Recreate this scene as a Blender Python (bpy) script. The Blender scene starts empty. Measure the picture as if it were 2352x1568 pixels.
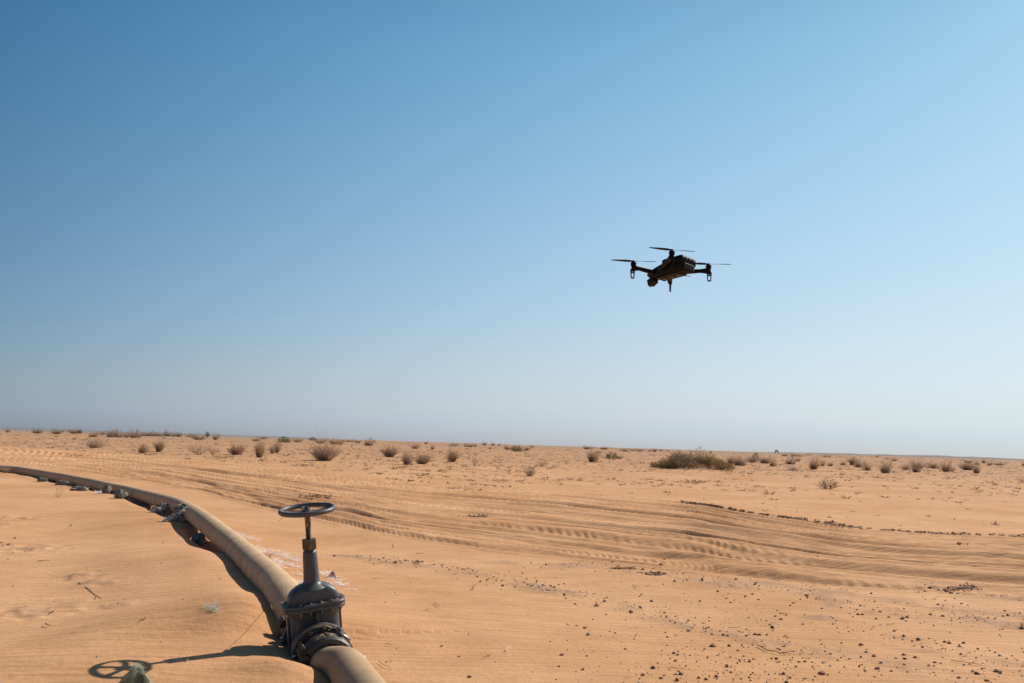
import bpy, math, random
import numpy as np
from mathutils import Vector, Matrix, Euler, Quaternion

# ------------------------------------------------------------------ camera, sky, sun, exposure
F_PX = 2287.0                      # focal length in pixels of a 2352 px wide picture (35 mm on full frame)
PITCH, ROLL, CAM_H = math.radians(5.9), math.radians(1.75), 1.25
SUN_AZ, SUN_EL = math.radians(53.0), math.radians(38.5)      # azimuth clockwise from +Y
scene = bpy.context.scene
col = scene.collection
_F = np.array([0, math.cos(PITCH), math.sin(PITCH)]); _R0 = np.array([1., 0, 0]); _U0 = np.array([0, -math.sin(PITCH), math.cos(PITCH)])
_R = math.cos(ROLL)*_R0 + math.sin(ROLL)*_U0; _U = -math.sin(ROLL)*_R0 + math.cos(ROLL)*_U0
cam = bpy.data.objects.new('camera', bpy.data.cameras.new('camera'))
col.objects.link(cam); scene.camera = cam
cam.data.lens = 35.0; cam.data.sensor_width = 36.0; cam.data.clip_start = 0.05; cam.data.clip_end = 20000
M3 = Matrix(((_R[0], _U[0], -_F[0]), (_R[1], _U[1], -_F[1]), (_R[2], _U[2], -_F[2])))
cam.matrix_world = Matrix.Translation((0, 0, CAM_H)) @ M3.to_4x4()

world = bpy.data.worlds.new('World'); scene.world = world; world.use_nodes = True
wn = world.node_tree; bg = wn.nodes['Background']
sky = wn.nodes.new('ShaderNodeTexSky'); sky.sky_type = 'NISHITA'; sky.sun_disc = False
sky.sun_elevation = SUN_EL; sky.sun_rotation = SUN_AZ
sky.altitude = 0; sky.air_density = 1.0; sky.dust_density = 0.5; sky.ozone_density = 3.0
bg.inputs[1].default_value = 0.05
# dusty desert air: the clear-sky model is tinted smoothly by height above the horizon and by angle from the sun
def _sky_tint():
    N, L = wn.nodes, wn.links
    def m(op, a, b=None, c=None, clamp=False):
        n = N.new('ShaderNodeMath'); n.operation = op; n.use_clamp = clamp
        for i, v in enumerate((a, b, c)):
            if v is None: continue
            if isinstance(v, (int, float)): n.inputs[i].default_value = v
            else: L.new(v, n.inputs[i])
        return n.outputs[0]
    tc = N.new('ShaderNodeTexCoord'); sp = N.new('ShaderNodeSeparateXYZ'); L.new(tc.outputs['Generated'], sp.inputs[0])
    q0 = m('SQRT', m('MAXIMUM', sp.outputs[2], 0.0)); q = m('MAXIMUM', m('MINIMUM', q0, .64), .135); hi = m('MAXIMUM', m('SUBTRACT', q0, .62), 0.0)
    dt = N.new('ShaderNodeVectorMath'); dt.operation = 'DOT_PRODUCT'; L.new(tc.outputs['Generated'], dt.inputs[0])
    dt.inputs[1].default_value = (math.sin(SUN_AZ)*math.cos(SUN_EL), math.cos(SUN_AZ)*math.cos(SUN_EL), math.sin(SUN_EL))
    s_ = m('MINIMUM', m('MAXIMUM', dt.outputs['Value'], 0.15), .93); qs = m('MULTIPLY', q, s_)
    K = ((-.09, .489, 1.36), (-.697, -3.803, -7.104), (2.069, 1.687, 1.387), (6.021, 3.636, 2.4), (1.061, 8.983, 13.569), (-7.289, -9.336, -9.952), (-3.27, -2.403, -1.954)); q3 = m('MULTIPLY', m('MULTIPLY', q, q), q); ss = m('MULTIPLY', s_, s_); qq = m('MULTIPLY', q, q); cb = N.new('ShaderNodeCombineXYZ')
    for i in range(3):
        e = m('MULTIPLY_ADD', q, K[1][i], K[0][i]); e = m('MULTIPLY_ADD', s_, K[2][i], e); e = m('MULTIPLY_ADD', qs, K[3][i], e); e = m('MULTIPLY_ADD', qq, K[4][i], e); e = m('MULTIPLY_ADD', q3, K[5][i], e); e = m('MULTIPLY_ADD', ss, K[6][i], e); e = m('MULTIPLY_ADD', hi, (-1.2, -1.7, -1.6)[i], e); L.new(m('POWER', math.e, e), cb.inputs[i])
    mx = N.new('ShaderNodeVectorMath'); mx.operation = 'MULTIPLY'; L.new(sky.outputs[0], mx.inputs[0]); L.new(cb.outputs[0], mx.inputs[1]); L.new(mx.outputs[0], bg.inputs[0])
_sky_tint()

sun_data = bpy.data.lights.new('sun', 'SUN'); sun = bpy.data.objects.new('sun', sun_data); col.objects.link(sun)
sun_data.energy = 5.0; sun_data.angle = math.radians(0.53); sun_data.color = (1.0, 0.915, 0.81)
sd = Vector((math.sin(SUN_AZ)*math.cos(SUN_EL), math.cos(SUN_AZ)*math.cos(SUN_EL), math.sin(SUN_EL)))
sun.rotation_euler = sd.to_track_quat('Z', 'Y').to_euler(); sun.location = (20, 20, 20)
scene.view_settings.view_transform = 'Standard'; scene.view_settings.look = 'None'
scene.view_settings.gamma = 1.0; scene.view_settings.exposure = 0.0; scene.view_settings.use_curve_mapping = False

rng = np.random.default_rng(7); random.seed(7)

# ------------------------------------------------------------------ helpers
def tag(o, label=None, cat=None, group=None, kind=None):
    if label: o['label'] = label
    if cat: o['category'] = cat
    if group: o['group'] = group
    if kind: o['kind'] = kind
    return o

def empty(name, loc=(0, 0, 0), rot=None):
    o = bpy.data.objects.new(name, None); col.objects.link(o); o.location = loc; o.empty_display_size = 0.1
    if rot is not None: o.rotation_euler = rot
    return o

def mesh_np(name, V, Fq, mats, smooth=False, midx=None):
    """V (n,3), Fq list of index tuples or (m,k) array"""
    me = bpy.data.meshes.new(name)
    V = np.asarray(V, dtype=np.float32)
    if isinstance(Fq, np.ndarray):
        m, k = Fq.shape
        me.vertices.add(len(V)); me.vertices.foreach_set('co', V.ravel())
        me.loops.add(m*k); me.loops.foreach_set('vertex_index', Fq.astype(np.int32).ravel())
        me.polygons.add(m); me.polygons.foreach_set('loop_start', np.arange(0, m*k, k, dtype=np.int32))
        me.polygons.foreach_set('loop_total', np.full(m, k, dtype=np.int32))
        me.update(calc_edges=True)
    else:
        me.from_pydata([tuple(map(float, v)) for v in V], [], [tuple(map(int, f)) for f in Fq]); me.update()
    for mt in (mats if isinstance(mats, (list, tuple)) else [mats]): me.materials.append(mt)
    if smooth: me.polygons.foreach_set('use_smooth', np.ones(len(me.polygons), dtype=bool))
    if midx is not None: me.polygons.foreach_set('material_index', np.asarray(midx, dtype=np.int32))
    me.update()
    return me

def link(name, me, parent=None, mat4=None):
    o = bpy.data.objects.new(name, me); col.objects.link(o)
    if parent is not None: o.parent = parent
    if mat4 is not None: o.matrix_local = mat4
    return o

class MB:
    """collects pieces of geometry for one mesh object"""
    def __init__(s): s.v = []; s.f = []; s.n = 0; s.sm = []
    def add(s, V, Fs, smooth=False):
        V = np.asarray(V, float); s.v.append(V)
        s.f += [tuple(i + s.n for i in f) for f in Fs]; s.sm += [smooth]*len(Fs); s.n += len(V); return s
    def box(s, c, size, R=None, taper=1.0):
        x, y, z = [a/2 for a in size]; P = []
        for dz, k in ((-z, 1.0), (z, taper)):
            for dx, dy in ((-x, -y), (x, -y), (x, y), (-x, y)): P.append((dx*k, dy*k, dz))
        P = np.array(P)
        if R is not None: P = P @ np.array(R.to_3x3() if hasattr(R, 'to_3x3') else R).T
        return s.add(P + np.array(c), [(3, 2, 1, 0), (4, 5, 6, 7), (0, 1, 5, 4), (1, 2, 6, 5), (2, 3, 7, 6), (3, 0, 4, 7)])
    def rings(s, R, closed=True, cap=True, smooth=True):
        """list of rings (k,3)"""
        n, k = len(R), len(R[0]); V = np.concatenate(R); Fs = []
        for i in range(n-1):
            for j in range(k if closed else k-1):
                a, b = i*k+j, i*k+(j+1) % k; Fs.append((a, b, b+k, a+k))
        s.add(V, Fs, smooth)
        if cap and closed:
            base = s.n - len(V)
            s.f.append(tuple(base+i for i in range(k))[::-1]); s.sm.append(False)
            s.f.append(tuple(base+(n-1)*k+i for i in range(k))); s.sm.append(False)
        return s
    def tube(s, pts, rad, k=8, smooth=True, squash=None):
        pts = [np.array(p, float) for p in pts]; rad = [rad]*len(pts) if np.isscalar(rad) else rad; R = []
        up = np.array([0, 0, 1.0])
        for i, p in enumerate(pts):
            t = pts[min(i+1, len(pts)-1)] - pts[max(i-1, 0)]; t /= (np.linalg.norm(t)+1e-9)
            a = np.cross(t, up)
            if np.linalg.norm(a) < 1e-3: a = np.cross(t, [0, 1.0, 0])
            a /= np.linalg.norm(a); b = np.cross(a, t)
            q = squash or (1, 1)
            R.append(np.array([p + rad[i]*(q[0]*math.cos(2*math.pi*j/k)*a + q[1]*math.sin(2*math.pi*j/k)*b) for j in range(k)]))
        return s.rings(R, smooth=smooth)
    def lathe(s, prof, k=32, axis='z', a0=0, a1=2*math.pi, closed_prof=False, smooth=False, c=(0, 0, 0)):
        """prof: list of (r, h); revolved round axis"""
        full = abs(a1-a0-2*math.pi) < 1e-6; kk = k if full else k+1; V = []
        for j in range(kk):
            a = a0 + (a1-a0)*j/k; ca, sa = math.cos(a), math.sin(a)
            for r, h in prof:
                V.append((r*ca, r*sa, h) if axis == 'z' else (r*ca, h, r*sa))
        n = len(prof); Fs = []
        for j in range(k if full else k):
            jn = (j+1) % kk
            for i in range(n if closed_prof else n-1):
                i2 = (i+1) % n
                q = (j*n+i, jn*n+i, jn*n+i2, j*n+i2)
                Fs.append(q if axis == 'z' else q[::-1])
        s.add(np.array(V)+np.array(c), Fs, smooth)
        base = s.n - len(V)
        if closed_prof and not full:
            s.f.append(tuple(base+i for i in range(n))); s.f.append(tuple(base+(kk-1)*n+i for i in range(n))[::-1]); s.sm += [False, False]
        return s
    def build(s, name, mat, parent=None, bevel=0, mat4=None, autosmooth=None):
        me = bpy.data.meshes.new(name); me.from_pydata(np.concatenate(s.v).tolist(), [], s.f)
        me.polygons.foreach_set('use_smooth', s.sm); me.materials.append(mat); me.update()
        import bmesh
        bm = bmesh.new(); bm.from_mesh(me); bmesh.ops.remove_doubles(bm, verts=bm.verts, dist=1e-5); bmesh.ops.recalc_face_normals(bm, faces=bm.faces)
        if bevel:
            es = [e for e in bm.edges if len(e.link_faces) == 2 and e.calc_face_angle(0) > 0.6]
            bmesh.ops.bevel(bm, geom=es, offset=bevel, segments=2, affect='EDGES', profile=0.6, clamp_overlap=True)
        bm.to_mesh(me); bm.free(); me.update()
        return link(name, me, parent, mat4)

# lattice noise, vectorised
_perm = rng.permutation(512)
_g = rng.uniform(-1, 1, (512,))
def vnoise(x, y, seed=0):
    x = np.asarray(x, float) + seed*17.3; y = np.asarray(y, float) - seed*9.1
    xi = np.floor(x).astype(np.int64); yi = np.floor(y).astype(np.int64); xf = x-xi; yf = y-yi
    u = xf*xf*xf*(xf*(xf*6-15)+10); v = yf*yf*yf*(yf*(yf*6-15)+10)
    h = lambda a, b: _g[(_perm[(a) % 512] + b) % 512]
    return (h(xi, yi)*(1-u)+h(xi+1, yi)*u)*(1-v) + (h(xi, yi+1)*(1-u)+h(xi+1, yi+1)*u)*v
def fbm(x, y, o=4, seed=0):
    s = 0; a = 1.0
    for i in range(o): s = s + a*vnoise(x*2**i, y*2**i, seed+i*3); a *= 0.5
    return s
def sstep(a, b, x):
    t = np.clip((x-a)/(b-a), 0, 1); return t*t*(3-2*t)

# ------------------------------------------------------------------ the lie of the land
def base_h(X, Y):
    X = np.asarray(X, float); Y = np.asarray(Y, float); r = np.hypot(X, Y); th = np.degrees(np.arctan2(X, Y))
    crest = np.interp(th, [-60, -27, -13, 0, 27, 60], [.60, .66, .88, 1.02, 1.06, 1.05])
    z = crest*(np.interp(r, [0, 28, 45, 60, 80, 100, 130, 160, 220, 320, 600, 1e5], [0, 0, .14, .27, .46, .64, .84, .98, 1.0, .5, -.2, -.2]))
    low = np.interp(th, [-60, -20, 0, 60], [0, .0, .55, .8])
    z = z + (r > 220)*low*sstep(220, 400, r)*np.interp(r, [220, 600, 1500, 1e5], [0.2, 1.1, 1.15, 1.15])
    return z
def px_dir(x, y): return _F + _R*((x-1176)/F_PX) - _U*((y-784)/F_PX)
_TT = np.geomspace(3, 3000, 900)
def hit(x, y, hf=base_h):
    d = px_dir(x, y); ts = _TT
    for k in range(3):
        below = CAM_H+d[2]*ts <= hf(d[0]*ts, d[1]*ts)
        i = int(np.argmax(below)) if below.any() else len(ts)-1
        lo, hi = ts[max(i-1, 0)], ts[i]; ts = np.linspace(lo, hi, 24)
    t = (lo+hi)/2
    return d[0]*t, d[1]*t
def at_y(x, y, Y):
    d = px_dir(x, y); t = Y/d[1]; return np.array([d[0]*t, Y, CAM_H+d[2]*t])

# the band of wheel tracks: an inner and an outer edge as ground curves
def curve(pts):
    P = np.array([hit(*p) for p in pts]); th = np.arctan2(P[:, 0], P[:, 1]); return th, np.hypot(P[:, 0], P[:, 1]), P
TOPP = [(0, 1026), (200, 1037), (380, 1052), (560, 1069), (806, 1090), (951, 1105), (1096, 1113), (1240, 1125), (1425, 1142), (1583, 1155), (1662, 1169), (1741, 1183), (1820, 1193), (1938, 1211), (2056, 1220), (2174, 1228), (2352, 1236), (2500, 1243)]
BOTP = [(0, 1062), (200, 1084), (380, 1110), (560, 1148), (700, 1183), (900, 1222), (1100, 1250), (1300, 1275), (1500, 1298), (1700, 1320), (1900, 1338), (2100, 1352), (2352, 1372), (2500, 1382)]
th_t, r_t, _ = curve(TOPP); th_b, r_b, _ = curve(BOTP)
_tg = np.linspace(-0.62, 0.62, 600); _rt = np.interp(_tg, th_t, r_t); _rb = np.interp(_tg, th_b, r_b)
_k = np.hanning(31); _k /= _k.sum()
_rt = np.convolve(np.pad(_rt, 15, mode='edge'), _k, 'valid'); _rb = np.convolve(np.pad(_rb, 15, mode='edge'), _k, 'valid')
_rm = (_rt+_rb)/2; _cx = _rm*np.sin(_tg); _cy = _rm*np.cos(_tg)
_s = np.concatenate([[0], np.cumsum(np.hypot(np.diff(_cx), np.diff(_cy)))])
_ta = np.arctan2(np.gradient(_cx), np.gradient(_cy)); _pw = (_rt-_rb)*np.abs(np.sin(_ta-_tg)); _pw = np.convolve(np.pad(_pw, 20, mode='edge'), np.ones(41)/41, 'valid')
def track_uv(X, Y):
    r = np.hypot(X, Y); th = np.arctan2(X, Y)
    rt = np.interp(th, _tg, _rt); rb = np.interp(th, _tg, _rb)
    return np.interp(th, _tg, _s), (r-rb)/(rt-rb)
# (t across the band, half width, depth m, tread amplitude m, tread pitch m, wander phase)
RUTS = []
_rg = np.random.default_rng(5); _t = 0.0
while _t < 1.0:
    RUTS.append((_t, _rg.uniform(.009, .016), _rg.uniform(.028, .062), _rg.choice([0, .005, .007]), _rg.uniform(.20, .30), _rg.uniform(0, 6)))
    _t += _rg.uniform(.028, .052)
RUTS += [(.18, .038, .085, 0, .3, 2.2), (.56, .034, .08, 0, .3, 2.8), (.80, .03, .045, 0, .3, 1.2)]
DETAILED = {}
def ruts_h(X, Y):
    s, t = track_uv(X, Y); z = np.zeros_like(s); zone = sstep(-.12, 0.02, t)*(1-sstep(1.0, 1.10, t))
    r = np.hypot(X, Y); th = np.arctan2(X, Y); _wn = 8.5/np.clip(np.interp(th, _tg, _pw), 6, 14)
    for i, (t0, w, d, ta, tp, ph) in enumerate(RUTS):
        c = t0 + .010*np.sin(s/9.0+ph*3) + .004*np.sin(s/3.9+ph*7) + .022*vnoise(s/13.0, s*0+i*3.7, 2)
        w2 = w*_wn*(1+.25*vnoise(s/3.1, s*0+i*5.1, 4)); q = (t-c)/w2
        amp = d*np.clip(.85+.45*vnoise(s/9, s*0+i*2.3, 5)+.14*vnoise(s/1.5, s*0+i*1.3, 15), .3, 1.4)
        z += amp*(-np.exp(-q**2) + .62*np.exp(-(q+1.7)**2/.55) + .50*np.exp(-(q-1.7)**2/.6))
        if ta: z += ta*np.cos(2*math.pi*(s + .10*np.abs(q) + .09*vnoise(s*1.7, s*0+i, 28))/tp)*np.exp(-(q/1.15)**4)*np.clip(.35+1.3*vnoise(s/3.0, s*0+i, 8)+.5*vnoise(s/.5, t*40, 18), 0, 1.0)
    z += zone*(.016*fbm(s/4.0, t*34, 3, 11) + .012*vnoise(s/8, t*9, 12) + .007*fbm(s/.5, t*40, 2, 13))
    return z*zone*np.interp(r, [0, 30, 90], [.85, .9, 1.1])

# the hose run, as ground coordinates with height of its axis
HOSE_FAR = [at_y(*p) for p in [(655, 1374, 6.55), (640, 1352, 7.3), (600, 1312, 8.25), (560, 1275, 9.35), (520, 1240, 10.6), (480, 1207, 12.0), (440, 1178, 13.8), (400, 1158, 15.7), (350, 1144, 17.9), (300, 1131, 19.7), (250, 1120, 21.1), (200, 1109, 22.4), (150, 1099, 24.2), (100, 1090, 26.3), (45, 1081, 28.4), (0, 1077, 30.0), (-60, 1071, 33.0), (-140, 1064, 38.0)]]
VC = np.array([-1.055, 5.78, 0.075])                     # centre of the valve bore
YAW, TILT, LEAN = math.radians(23), math.radians(-7.6), math.radians(4.6)
VM = Matrix.Translation(VC) @ Matrix.Rotation(YAW, 4, 'Z') @ Matrix.Rotation(LEAN, 4, 'X') @ Matrix.Rotation(TILT, 4, 'Y')
def vpt(x, y, z): return np.array(VM @ Vector((x, y, z)))
HOSE_NEAR = [vpt(0, -.29, 0), vpt(0, -.36, 0), at_y(793, 1535, 5.3), at_y(822, 1572, 5.0), at_y(862, 1625, 4.6), at_y(920, 1700, 4.1), at_y(1005, 1850, 3.3), at_y(1200, 2150, 2.4)]
HOSE_FAR = [vpt(0, .29, 0), vpt(0, .38, 0)] + HOSE_FAR
def catmull(P, step):
    P = np.array(P); P = np.vstack([2*P[0]-P[1], P, 2*P[-1]-P[-2]]); out = []
    for i in range(1, len(P)-2):
        n = max(2, int(np.linalg.norm(P[i+1]-P[i])/step))
        for j in range(n):
            t = j/n; out.append(.5*((2*P[i])+(-P[i-1]+P[i+1])*t+(2*P[i-1]-5*P[i]+4*P[i+1]-P[i+2])*t*t+(-P[i-1]+3*P[i]-3*P[i+1]+P[i+2])*t**3))
    out.append(P[-2]); return np.array(out)
CF = catmull(HOSE_FAR, .12)
HN = HOSE_NEAR[2:]; CN = catmull(HOSE_NEAR, .06)
HR = .119
_CFs = np.concatenate([[0], np.cumsum(np.hypot(*np.diff(CF[:, :2], axis=0).T))])
def poly_dist(X, Y, C, stride=3):
    """signed (left of travel positive) distance to a polyline and index"""
    best = np.full(X.shape, 1e9); sg = np.zeros(X.shape); ar = np.zeros(X.shape); L = 0
    C = C[::stride]
    for i in range(len(C)-1):
        a = C[i, :2]; b = C[i+1, :2]; d = b-a; l = np.hypot(*d); t = np.clip(((X-a[0])*d[0]+(Y-a[1])*d[1])/(l*l), 0, 1)
        dx = X-a[0]-t*d[0]; dy = Y-a[1]-t*d[1]; q = np.hypot(dx, dy); m = q < best
        best = np.where(m, q, best); sg = np.where(m, np.sign(d[0]*dy-d[1]*dx), sg); ar = np.where(m, L+t*l, ar); L += l
    return best*sg, ar
# streaks of gravel and baked dirt that stick out of the sand (ground polylines, half width m)
STREAKS = [([(800, 1277), (900, 1288), (1010, 1300), (1100, 1318), (1180, 1338), (1290, 1366), (1400, 1385), (1510, 1400)], .16, 1.0),
           ([(1180, 1292), (1300, 1300), (1400, 1303), (1500, 1318), (1560, 1335), (1700, 1350)], .22, .9),
           ([(1600, 1322), (1720, 1340), (1850, 1352), (2000, 1368), (2150, 1392), (2360, 1420)], .35, .6),
           ([(1440, 1385), (1600, 1440), (1700, 1462), (1800, 1480), (1900, 1500)], .14, .7),
           ([(1880, 1370), (1960, 1400), (2100, 1410), (2250, 1425), (2360, 1440)], .22, .8),
           ([(1900, 1425), (2000, 1450), (2150, 1490), (2250, 1510), (2360, 1535)], .18, 1.0),
           ([(1960, 1500), (2080, 1530), (2200, 1550), (2330, 1568)], .2, .7),
           ([(2150, 1352), (2230, 1362), (2352, 1378)], .25, .7)]
STR = [(np.array([hit(*p) + (0,) for p in q]), w, a) for q, w, a in STREAKS]
LEFTD = [(hit(15, 1190), .55), (hit(40, 1260), .5), (hit(5, 1205), .3), (hit(100, 1410), .35), (hit(220, 1350), .18), (hit(262, 1410), .10), (hit(185, 1330), .2)]
def dirt_mask(X, Y):
    m = np.zeros(X.shape)
    for C, w, a in STR:
        d, s = poly_dist(X, Y, C, 1); m = np.maximum(m, a*np.exp(-(d/w)**2)*np.clip(.55+1.1*fbm(X*2.3, Y*2.3, 3, 21), 0, 1))
    for (p, w) in LEFTD:
        q = np.hypot((X-p[0]), (Y-p[1]))/w; m = np.maximum(m, .7*np.exp(-q**2)*np.clip(.4+1.3*fbm(X*4, Y*3, 3, 23), 0, 1))
    return np.clip(m, 0, 1)
MOUND = np.array(hit(1592, 1078)); 
SHRUB_MOUNDS = []
def height(X, Y, detail=True):
    X = np.asarray(X, float); Y = np.asarray(Y, float); r = np.hypot(X, Y)
    z = base_h(X, Y)
    z = z + .020*fbm(X/2.4, Y/2.4, 3, 1)*sstep(1, 8, r)*(1-sstep(60, 120, r)) + .10*fbm(X/14, Y/14, 3, 2)*sstep(35, 70, r)*(1-sstep(150, 300, r)) + .05*fbm(X/6, Y/6, 3, 6)*sstep(25, 60, r)*(1-sstep(100, 200, r))
    z = z + .5*fbm(X/240, Y/240, 2, 3)*sstep(300, 900, r)
    z = z + ruts_h(X, Y)
    # sand drifted against the hose and scoured out below it
    near = (r < 42) & (X < 1.5)
    d, s = poly_dist(np.where(near, X, 99), np.where(near, Y, 99), CF, 4)
    side = np.where(near, d, 99)
    za = np.interp(s, _CFs, CF[:, 2]); z = z + np.where(near, (np.where(side > 0, np.clip(za-.045-.06*sstep(3.8, 5.5, s), 0, .2)*np.exp(-(np.maximum(side-.45, 0)/.8)**2), np.clip(za-HR-.005, 0, .2)*np.exp(-(side/.8)**2)))*sstep(-.3, .1, s+0*s) + np.where(side > 0, .035*np.exp(-((s-.9)/.55)**2-((side-.25)/.3)**2), 0), 0)
    z = z + np.where(near, .012*np.exp(-((side-.36)/.20)**2)*(1+1.2*vnoise(s/.9, s*0, 7)) - (.02+.075*sstep(4.2, 5.2, s)*(1-sstep(13, 17, s)))*np.exp(-((side-.11)/.10)**2)*np.clip(.7+1.0*vnoise(s/1.1, s*0, 9), 0, 1.4), 0)
    # hollow and bank round the valve
    vx, vy = VC[0], VC[1]
    z = z + .065*np.exp(-(((X+2.1)/.95)**2+((Y-5.3)/.75)**2))
    z = z - .03*np.exp(-(((X-vx)/.16)**2+((Y-vy)/.30)**2)) + .05*np.exp(-(((X+1.55)/.28)**2+((Y-6.1)/.42)**2))  + .05*np.exp(-(((X+1.12)/.22)**2+((Y-5.24)/.16)**2))
    dn, sn = poly_dist(np.where(r < 8, X, 99), np.where(r < 8, Y, 99), CN, 2)
    z = z - np.where(r < 8, .04*np.exp(-(np.abs(dn)/.16)**2), 0)
    z = z + .42*np.exp(-(((X-MOUND[0])/1.7)**2+((Y-MOUND[1]-.6)/1.0)**2))
    # crumbled far lip of the last rut
    S, t = track_uv(X, Y); lip = np.exp(-((t-1.035-.012*vnoise(S*1.5, S*0, 31))/.014)**2)*sstep(-.2, .1, np.arctan2(X, Y))*(r < 40)
    z = z + lip*(.010+.035*np.clip(fbm(X*6, Y*6, 2, 33), 0, 1))
    # foot marks and scuffs on the left
    for (p, w) in LEFTD:
        q = np.hypot(X-p[0], Y-p[1])/w; z = z + .018*np.exp(-q*q)*fbm(X*7, Y*7, 2, 41)
    z = z + dirt_mask(X, Y)*.018*(1+fbm(X*5, Y*5, 2, 43)) if detail else z
    return z
def H(x, y): return float(height(np.array([x]), np.array([y]))[0])
def hitg(x, y):
    X, Y = hit(x, y); return X, Y, H(X, Y)

# ------------------------------------------------------------------ materials
def mat(name, color, rough=.8, metal=0.0, var=0.0, scale=20.0, col2=None, bump=0.0, bscale=60.0, spec=.3, detail=4, contrast=(.35, .65)):
    m = bpy.data.materials.new(name); m.use_nodes = True; nt = m.node_tree; b = nt.nodes['Principled BSDF']
    b.inputs['Base Color'].default_value = (*color, 1); b.inputs['Roughness'].default_value = rough; b.inputs['Metallic'].default_value = metal
    b.inputs['Specular IOR Level'].default_value = spec
    tc = nt.nodes.new('ShaderNodeTexCoord')
    if col2 is not None or var:
        n = nt.nodes.new('ShaderNodeTexNoise'); n.inputs['Scale'].default_value = scale; n.inputs['Detail'].default_value = detail; nt.links.new(tc.outputs['Object'], n.inputs['Vector'])
        rp = nt.nodes.new('ShaderNodeValToRGB'); c2 = col2 or tuple(c*(1-var) for c in color)
        rp.color_ramp.elements[0].color = (*c2, 1); rp.color_ramp.elements[1].color = (*color, 1)
        rp.color_ramp.elements[0].position, rp.color_ramp.elements[1].position = contrast
        nt.links.new(n.outputs['Fac'], rp.inputs[0]); nt.links.new(rp.outputs[0], b.inputs['Base Color'])
    if bump:
        n2 = nt.nodes.new('ShaderNodeTexNoise'); n2.inputs['Scale'].default_value = bscale; n2.inputs['Detail'].default_value = 5; nt.links.new(tc.outputs['Object'], n2.inputs['Vector'])
        bp = nt.nodes.new('ShaderNodeBump'); bp.inputs['Strength'].default_value = 1; bp.inputs['Distance'].default_value = bump
        nt.links.new(n2.outputs['Fac'], bp.inputs['Height']); nt.links.new(bp.outputs[0], b.inputs['Normal'])
    return m

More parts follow.
